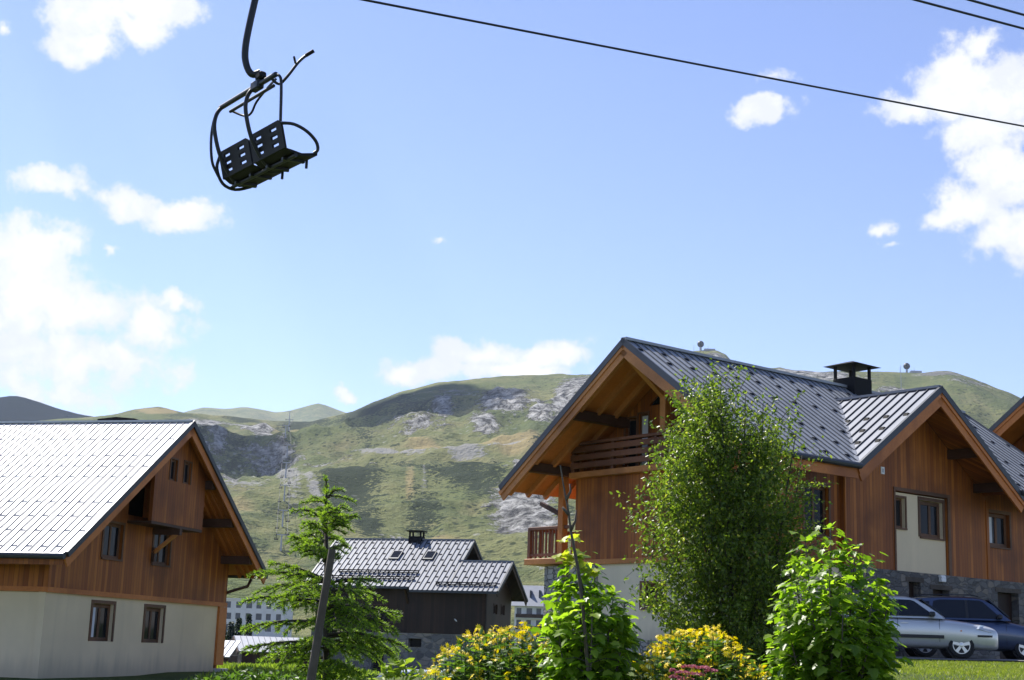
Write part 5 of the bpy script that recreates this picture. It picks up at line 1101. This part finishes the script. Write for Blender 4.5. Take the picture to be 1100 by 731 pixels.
        m = MB(); m.box(-.74, -.60, s*(wbl+.02)-.02, s*(wbl+.17)-.02*s, zb+.02, zb+.14) if s > 0 else m.box(-.74, -.60, -(wbl+.17), -(wbl), zb+.02, zb+.14); m.build('wing_mirror', MT['trim'], o, bevel=.03)
        m = MB(); m.add([(.80, s*.34, .585), (.58, s*.775, .62), (.33, s*.80, .69), (.44, s*.72, .775), (.66, s*.40, .735), (.86, s*.36, .595), (.70, s*.795, .62), (.40, s*.835, .69), (.46, s*.755, .79), (.74, s*.42, .745)], [(5, 6, 7, 8, 9), (0, 1, 6, 5), (1, 2, 7, 6), (2, 3, 8, 7), (3, 4, 9, 8), (4, 0, 5, 9)]); m.build('headlight', MT['lamp'], o)
        m = MB(); m.box(-.02, .02, s*(w-.01)-.01, s*(w-.01)+.012, .62, .65); m.build('indicator', MT['amber'], o)
        m = MB(); m.box(tail+.0, tail+.14, s*.56, s*(.80), .70, .88); m.build('tail_light', MT['red_lens'], o, bevel=.02)
        m = MB(); m.lathe([(.055, 0), (.055, .02)], (.775, s*.55, .36), 14, 'x'); m.build('fog_light', MT['lamp'], o)
    m = MB(); bx = [(.38, w+.006), (.66, .815), (.80, .73), (.87, .56), (.885, 0)]
    m.prism([(x, y, .50) for x, y in bx]+[(x, -y, .50) for x, y in bx[-2::-1]]+[(.30, 0, .50)], (0, 0, .05)); m.build('bumper_strip', MT['trim'], o)
    m = MB(); m.box(.884, .894, -.26, .26, .43, .54); m.build('number_plate', MT['white'], o)
    m = MB(); m.box(.80, .865, -.42, .42, .27, .42); m.build('grille', MT['trim'], o, bevel=.01)
    if rails:
        for s in (1, -1): m = MB(); m.tube([(-1.15, s*(wt-.04), zr+.03), (-1.3, s*(wt-.04), zr+.065), (-2.6, s*(wt-.04), zr+.045), (-2.75, s*(wt-.04), zr-.02)], .016, 6); m.build('roof_rail', MT['trim'], cab)
    for x in (0, -wb):
        for s in (1, -1):
            wl = empty('wheel', (x, s*(w-.115), .30)); wl.parent = root
            m = MB(); m.lathe([(.20, -.09), (.27, -.095), (.297, -.075), (.302, 0), (.297, .075), (.27, .095), (.20, .09)], n=28, axis='y', caps=False); m.build('tyre', MT['tyre'], wl, smooth=True)
            m = MB(); m.lathe([(.17, -.03), (.205, -.08), (.213, .088), (.195, .088), (.188, .06), (.05, .055)], n=24, axis='y') if s > 0 else m.lathe([(.17, .03), (.205, .08), (.213, -.088), (.195, -.088), (.188, -.06), (.05, -.055)], n=24, axis='y'); m.build('wheel_dish', MT['trim'], wl)
            m = MB()
            for k in range(5):
                a = 2*PI*k/5+.3; c, n_ = math.cos(a), math.sin(a); e = .042; q = .03; y0, y1 = s*.062, s*.088
                m.prism([(c*.03-n_*q, y0, n_*.03+c*q), (c*.20-n_*e, y0, n_*.20+c*e), (c*.20+n_*e, y0, n_*.20-c*e), (c*.03+n_*q, y0, n_*.03-c*q)], (0, y1-y0, 0))
            m.lathe([(.05, s*.06), (.05, s*.094), (.02, s*.098)], n=14, axis='y'); m.lathe([(.186, s*.06), (.186, s*.091), (.204, s*.091), (.204, s*.06)], n=28, axis='y', caps=False); m.build('rim', MT['alloy'], wl)
    return root
def park(px, Y, fwd):
    p = at(px, 707, Y); return np.array([p[0], p[1], 0])
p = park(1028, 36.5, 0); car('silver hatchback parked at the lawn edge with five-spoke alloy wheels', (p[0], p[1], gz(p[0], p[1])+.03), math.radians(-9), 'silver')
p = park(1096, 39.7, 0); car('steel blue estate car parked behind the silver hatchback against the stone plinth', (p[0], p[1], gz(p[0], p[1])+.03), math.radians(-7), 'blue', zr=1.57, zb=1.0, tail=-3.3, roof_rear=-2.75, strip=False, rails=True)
p = at(488, 723, 40); car('pale car behind the low sprig of coneflowers, only its roof showing', (p[0]+.9, p[1], p[2]-1.40), math.radians(-14), 'pale_car', strip=False)
# gravel pull-in the cars stand on
def drape(name, outline, mat, dz):
    xs = [q[0] for q in outline]; ys = [q[1] for q in outline]; bm = bmesh.new(); vs = [bm.verts.new((x, y, 0)) for x, y in outline]; bm.faces.new(vs)
    for ax, lo, hi in ((0, min(xs), max(xs)), (1, min(ys), max(ys))):
        v = lo+.6
        while v < hi:
            co = [0, 0, 0]; co[ax] = v; no = [0, 0, 0]; no[ax] = 1; bmesh.ops.bisect_plane(bm, geom=bm.verts[:]+bm.edges[:]+bm.faces[:], plane_co=co, plane_no=no); v += .6
    for v in bm.verts: v.co.z = gz(v.co.x, v.co.y)+dz
    me = bpy.data.meshes.new(name); bm.to_mesh(me); bm.free(); return tag(link_mesh(name, me, mat), kind='structure')
MT['gravel'] = simple('gravel_surface', (.20, .19, .175), .95, noise=.2, nscale=9, bump=.6)
drape('car_park', [(5.8, 35.3), (18.5, 35.2), (22, 40), (22, 45), (7, 38.8)], MT['gravel'], .03)
# ------------------------------------------------------------------ chairlift
MT['lift_steel'] = simple('painted_lift_steel', (.017, .019, .023), .5, .2, .1); MT['lift_dark'] = simple('lift_seat_plastic', (.005, .005, .006), .6, spec=.25); MT['rope'] = simple('steel_rope', (.02, .021, .024), .5, .5); MT['galv'] = simple('galvanised_steel', (.33, .34, .36), .45, .6)
CA = math.radians(53.4); CW = np.array([math.cos(CA), -math.sin(CA), 0]); CFv = np.array([math.sin(CA), math.cos(CA), 0])
C0 = at(273.7, 178.5, 18.)
root = empty('chairlift_chair', C0, 0, label='black chairlift chair with slotted seat backs hanging from its rope in mid air', cat='chairlift')
lc = lambda w, f, z: CW*w+CFv*f+np.array([0, 0, z])
def tube(name, pts, r, mat='lift_steel', parent=root, n=8): m = MB(); m.tube([lc(*p) for p in pts], r, n); return m.build(name, MT[mat], parent, smooth=True, angle=.9)
def smoothp(P, k=4):
    P = [np.array(p, float) for p in P]; out = []
    for i in range(len(P)-1):
        a, b, c, d = P[max(i-1, 0)], P[i], P[i+1], P[min(i+2, len(P)-1)]
        for j in range(k): t = j/k; out.append(.5*((2*b)+(-a+c)*t+(2*a-5*b+4*c-d)*t*t+(-a+3*b-3*c+d)*t**3))
    return out+[P[-1]]
tube('top_bar', [(-.74, -.2, .95), (.82, -.2, .95)], .034)
tube('top_bar', [(-.6, -.12, .88), (.62, -.12, .88)], .022)
for w in (-.7, .2):
    tube('side_frame', smoothp([(w, -.2, .95), (w, -.27, .82), (w, -.28, .62), (w, -.18, .30), (w, -.02, .06), (w, .12, -.04), (w, .38, -.02)]), .028)
for w0, w1 in ((-.86, -.02), (.02, .86)):
    wd = w1-w0; m = MB(); hl = []
    for c in (.26, .74):
        for j in range(3): hl.append([(w0+wd*c-.085, .06+j*.095), (w0+wd*c+.085, .06+j*.095), (w0+wd*c+.085, .105+j*.095), (w0+wd*c-.085, .105+j*.095)])
    m.wall([(w0, 0), (w1, 0), (w1, .31), (w1-.06, .35), (w0+.06, .35), (w0, .31)], hl, lambda u, v, d: lc(u, -.27*v-d, .02+v), .03); m.build('backrest', MT['lift_dark'], root)
    m = MB(); prof = [(-.0, .02), (.07, -.02), (.21, -.035), (.36, .0), (.43, .02), (.43, .06), (.35, .035), (.21, .0), (.07, .015)]
    m.prism([lc(w0, f, z) for f, z in prof], CW*wd); m.build('seat', MT['lift_dark'], root)
    for c in (.25, .75): m = MB(); m.beam(lc(w0+wd*c, .05, -.055), lc(w0+wd*c, .36, -.03), .05, .035); m.build('seat_bracket', MT['lift_steel'], root)
tube('seat_rail', [(-.88, .12, -.05), (.88, .12, -.05)], .026)
tube('armrest', smoothp([(.86, -.10, .32), (.88, .06, .34), (.89, .24, .29), (.89, .38, .19), (.88, .42, .09), (.86, .38, .04)]), .022)
tube('armrest', smoothp([(-.86, -.10, .33), (-.88, -.12, .16), (-.88, -.02, -.03), (-.86, .16, -.08), (-.80, .36, -.01)]), .022)
tube('guard_tube', smoothp([(-.72, -.22, .92), (-.82, -.24, .80), (-.87, -.24, .55), (-.88, -.20, .25), (-.88, -.12, .10), (-.88, -.06, .02)]), .019)
tube('guard_tube', smoothp([(.78, -.2, .95), (.87, -.18, .92), (.90, -.16, .80), (.87, -.12, .34)]), .019)
sb = tube('safety_bar', smoothp([(.70, -.2, .93), (.76, -.12, .86), (.86, -.06, .95), (.90, .06, 1.16), (.93, .16, 1.28)]), .019)
tube('footrest', [(.89, .02, 1.14), (.98, -.05, 1.17)], .015, parent=sb); tube('grip', [(.92, .14, 1.26), (.98, .22, 1.33)], .026, 'lift_dark', sb)
tube('safety_bar', smoothp([(-.62, -.08, .90), (-.42, .0, .80), (-.26, .02, .80), (-.12, .02, .92), (.25, 0, 1.02), (.62, -.1, .97)]), .016)
for w, f in ((.12, .40), (.72, .42)): tube('foot_stub', [(w, f-.06, -.02), (w, f-.06, -.13)], .018)
# hanger bends up to the rope
J = C0+lc(.30, -.2, .95); YJ = J[1]
hp = [at(x, y, YJ)-C0 for x, y in [(280, 78), (272, 80.5), (267, 76), (264, 67), (263.2, 58), (264.6, 44), (269, 22), (274, 0), (277.5, -18)]]
m = MB(); m.tube(smoothp(hp), .045, 10); hg = m.build('hanger', MT['lift_steel'], root, smooth=True, angle=.9)
m = MB(); m.beam(J-C0-CW*.10, J-C0+CW*.12, .10, .13); m.build('clamp', MT['lift_steel'], hg, bevel=.02)
m = MB(); m.beam(J-C0+CW*.02+np.array([0, 0, .09]), J-C0+CW*.17+np.array([0, 0, .11]), .10, .10); m.build('clamp', MT['lift_dark'], hg, bevel=.02)
P0 = at(277.5, -22, YJ); RD = CFv+np.array([0, 0, .127])
m = MB(); m.beam(P0-C0-RD*.22-np.array([0, 0, .02]), P0-C0+RD*.22-np.array([0, 0, .02]), .12, .16); m.build('grip', MT['lift_dark'], hg, bevel=.02)
def rope(name, label, P, r, t0=-40, t1=110, cat='cable', sag=.0011):
    m = MB(); T = np.linspace(t0, t1, 60); m.tube([P+RD*t+np.array([0, 0, sag*(t*t)*.15]) for t in T], r, 6); o = m.build(name, MT['rope'], None, smooth=True); return tag(o, label, cat)
rope('haul_rope', 'dark chairlift haul rope that carries the chair across the sky', P0, .017)
rope('haul_rope', 'dark lift rope crossing the top right corner of the sky, lower of the two', at(1040, 15.2, 16.5), .0145)
rope('communication_cable', 'topmost cable, cutting only the corner of the sky above the other lift rope', at(1072, 8.6, 16.0), .0145)

# ---------------- the lift line that climbs the mountain
tops = []
for i, (x, y, h) in enumerate([(301, 596, 9), (302.5, 566, 10), (303.5, 540, 11), (304.5, 514, 12), (305.2, 494, 13), (306, 474, 14), (307, 463, 13), (308.3, 453, 15)]):
    p = hill_point(x, y); a = math.atan2(p[0], p[1])
    lab = ['lowest pylon of the mountain lift line', 'second pylon up the mountain lift line', 'third pylon up the mountain lift line', 'fourth pylon up the mountain lift line by the scree', 'fifth pylon up the mountain lift line at the head of the scree', 'sixth pylon up the mountain lift line', 'seventh pylon up the mountain lift line, just under the crest', 'top pylon of the mountain lift line on the crest against the sky'][i]
    r = empty('lift_pylon', p, -a, label=lab, cat='pylon', group='pylons of the mountain lift line'); s = 1+.06*i
    m = MB(); m.tube([(0, 0, -2), (0, 0, h)], [.55*s, .36*s], 8); m.build('mast', MT['galv'], r)
    m = MB(); m.box(-3.2*s, 3.2*s, -.3, .3, h-.2, h+.35*s); m.build('crossarm', MT['galv'], r)
    for sx in (-1, 1): m = MB(); m.box(sx*3*s-.3, sx*3*s+.3, -2.2, 2.2, h-.35, h+.2); m.build('sheaves', MT['rope'], r)
    tops.append((p+np.array([0, 0, h]), a, s))
for sx, lab in ((-1, 'uphill side'), (1, 'downhill side')):
    m = MB(); m.tube([t+np.array([math.cos(a)*3*s*sx, -math.sin(a)*3*s*sx, 0.]) for t, a, s in tops], .10, 5); tag(m.build('lift_cable', MT['rope']), 'thin rope of the mountain lift line running up to the crest, '+lab, 'cable')
proto = None
for k in range(22):
    q = k/22*5.6; i = min(int(q), 5); f = q-i; (ta, aa_, sa), (tb, ab, sb_) = tops[i], tops[i+1]; sx = 1 if k % 2 else -1
    p = ta*(1-f)+tb*f+np.array([sx*3, 0, -3.2-1.2*math.sin(PI*f)])
    if proto is None:
        m = MB(); m.box(-1.2, 1.2, -.1, .1, .4, 1.1); m.box(-1.2, 1.2, -.7, .1, .3, .45); m.tube([(0, 0, 1.1), (0, 0, 4.2)], .12, 5); m.box(-1.3, 1.3, -.15, 0, 1.6, 1.75); m.box(-1.3, -1.15, -.15, 0, .4, 1.75); m.box(1.15, 1.3, -.15, 0, .4, 1.75)
        proto = tag(m.build('far_chair', MT['lift_dark']), 'tiny distant chair hanging on the mountain lift line', 'chairlift', 'far chairs on the mountain lift line'); o = proto
    else: o = proto.copy(); COL.objects.link(o)
    o.location = p
# ---------------- summit buildings
def dome(x, y, R_, lab):
    p = hill_point(x, y); r = empty('radar_station', p, 0, label=lab, cat='radar station')
    m = MB(); prof = [(R_*math.sin(t), R_*1.9-R_*math.cos(t)) for t in np.linspace(.25, PI-.01, 12)]; m.lathe(prof, n=16); m.build('dome', MT['lift_steel'], r, smooth=True)
    m = MB(); m.lathe([(R_*.34, -6), (R_*.34, R_*1.0)], n=10); m.build('tower', MT['galv'], r)
    m = MB(); m.box(R_*1.0, R_*4.2, -R_, R_, -7, R_*.45); m.build('station_hut', MT['steel'], r)
    for dx in (-2.0, 2.2): m = MB(); m.tube([(R_*dx, 0, -6), (R_*dx, 0, R_*1.5)], .3, 5); m.build('antenna', MT['galv'], r)
dome(751, 376.5, 5.4, 'dark round radar dome on the rocky summit behind the chalet ridge')
dome(972, 399.5, 5.2, 'round radar dome on the grassy crest beyond the chimney')
p = hill_point(968, 420); r = empty('radio_mast', p, 0, label='slender radio mast on the slope beyond the chimney', cat='mast')
m = MB(); m.tube([(0, 0, -3), (0, 0, 36)], [.5, .25], 6); m.build('mast', MT['galv'], r)
# ------------------------------------------------------------------ mountain air
m, nt = newmat('mountain_air'); g = NG(nt)
pv = g.n('ShaderNodeVolumePrincipled', ins={'Color': (.70, .82, 1., 1), 'Density': HAZE, 'Anisotropy': .3}); nt.links.new(pv.outputs[0], g.n('ShaderNodeOutputMaterial').inputs['Volume'])
hb = MB(); hb.box(-6000, 6000, -200, 9500, -160, 900); tag(hb.build('haze', m), kind='stuff')
S.cycles.volume_bounces = 0; S.cycles.volume_step_rate = 10; S.cycles.volume_max_steps = 64
# ------------------------------------------------------------------ sky, clouds, sun
SUN_AZ, SUN_EL = math.radians(-43), math.radians(51)     # azimuth from straight ahead, to the left
W = bpy.data.worlds.new('World'); S.world = W; W.use_nodes = True; nt = W.node_tree; nt.nodes.clear(); g = NG(nt)
sky = g.n('ShaderNodeTexSky', sky_type='NISHITA', sun_disc=False, sun_elevation=SUN_EL, sun_rotation=SUN_AZ, altitude=1800., air_density=1., dust_density=.35, ozone_density=1.6)
dirv = g.n('ShaderNodeTexCoord').outputs['Generated']
sp = g.n('ShaderNodeSeparateXYZ', ins={0: dirv})
az = g.math('ARCTAN2', sp.outputs[0], sp.outputs[1]); el = g.math('ARCSINE', sp.outputs[2])
wob = g.n('ShaderNodeSeparateColor', ins={0: g.noise(dirv, 16, 5, .6, out=1)})
azw = g.math('ADD', az, g.math('MULTIPLY', g.math('SUBTRACT', wob.outputs[0], .5), .045)); elw = g.math('ADD', el, g.math('MULTIPLY', g.math('SUBTRACT', wob.outputs[1], .5), .04))
CL = [(95, 12, 62, 34), (165, 10, 52, 28), (90, 48, 46, 24), (150, 36, 46, 22), (4, 32, 12, 10, .6),
 (57, 198, 38, 22), (140, 225, 30, 20), (185, 236, 56, 20), (122, 269, 9, 6, .7),
 (25, 265, 62, 36), (15, 320, 90, 60), (95, 330, 66, 36), (165, 350, 44, 34), (190, 328, 26, 14), (60, 388, 110, 40, .8), (150, 395, 70, 24, .6), (20, 420, 130, 30, .55),
 (520, 378, 52, 24), (600, 380, 40, 20), (452, 400, 48, 16), (545, 398, 100, 18), (376, 424, 15, 8, .7), (560, 412, 120, 12, .6),
 (818, 124, 40, 19), (830, 85, 26, 10, .42), (473, 260, 9, 5, .5),
 (1060, 46, 20, 22), (1032, 92, 50, 44), (1082, 105, 52, 56), (978, 122, 30, 24, .75), (1060, 142, 56, 22, .9), (1098, 60, 14, 30, .6),
 (1085, 190, 50, 44), (1052, 226, 52, 38), (1018, 240, 32, 22), (1105, 250, 60, 38), (950, 245, 20, 11, .7), (960, 262, 18, 5, .4)]
mask = None
for (x, y, rx, ry, *k) in CL:
    e, a = elev_of(x, y); e = math.atan(e); s = k[0] if k else 1.
    dx = g.math('DIVIDE', g.math('SUBTRACT', azw, a), rx/FPX/math.cos(e)*.97); dy = g.math('DIVIDE', g.math('SUBTRACT', elw, e), ry/FPX*.96)
    d = g.math('ADD', g.math('MULTIPLY', dx, dx), g.math('MULTIPLY', dy, dy))
    v = g.math('MULTIPLY', g.math('SUBTRACT', 1.25, g.math('POWER', d, .5)), s)
    mask = v if mask is None else g.math('SMOOTH_MAX', mask, v, .18)
det = g.noise(dirv, 42, 7, .62); det2 = g.noise(dirv, 12, 4, .6)
dens = g.math('ADD', mask, g.math('ADD', g.math('MULTIPLY', g.math('SUBTRACT', det, .5), 1.9), g.math('MULTIPLY', g.math('SUBTRACT', det2, .5), .55)))
fac = g.math('MULTIPLY', g.step(dens, .12, .66), .98)
shade = g.step(g.noise(dirv, 26, 6, .6), .36, .62)
ccol = g.mix(g.math('MULTIPLY', shade, g.step(dens, .4, 1.3)), (CLOUD[0]*.97, CLOUD[0]*1.0, CLOUD[0]*1.06), (CLOUD[1], CLOUD[1], CLOUD[1]))
mixc = g.mix(fac, g.mix(1., sky.outputs[0], SKY_TINT, 'MULTIPLY'), ccol)
bg = g.n('ShaderNodeBackground', ins={0: mixc, 1: SKY_STRENGTH}); nt.links.new(bg.outputs[0], g.n('ShaderNodeOutputWorld').inputs[0])
sd = bpy.data.lights.new('sun', 'SUN'); sd.energy = SUN_POWER; sd.angle = math.radians(.53); sd.color = (1., .955, .88)
so = bpy.data.objects.new('sun', sd); COL.objects.link(so)
sv = Vector((math.sin(SUN_AZ)*math.cos(SUN_EL), math.cos(SUN_AZ)*math.cos(SUN_EL), math.sin(SUN_EL)))
so.rotation_euler = sv.to_track_quat('Z', 'Y').to_euler(); so.location = (-60, 60, 120)
S.view_settings.view_transform = 'Standard'; S.view_settings.look = 'None'; S.view_settings.gamma = 1; S.view_settings.use_curve_mapping = False
S.view_settings.exposure = EXPOSURE
S.render.engine = 'CYCLES'; S.cycles.use_denoising = True; S.cycles.max_bounces = 6; S.cycles.diffuse_bounces = 4; S.cycles.transmission_bounces = 4; S.cycles.transparent_max_bounces = 6
S.cycles.use_adaptive_sampling = True; S.cycles.sample_clamp_indirect = 6
S.cycles.use_fast_gi = False
bpy.context.view_layer.update()
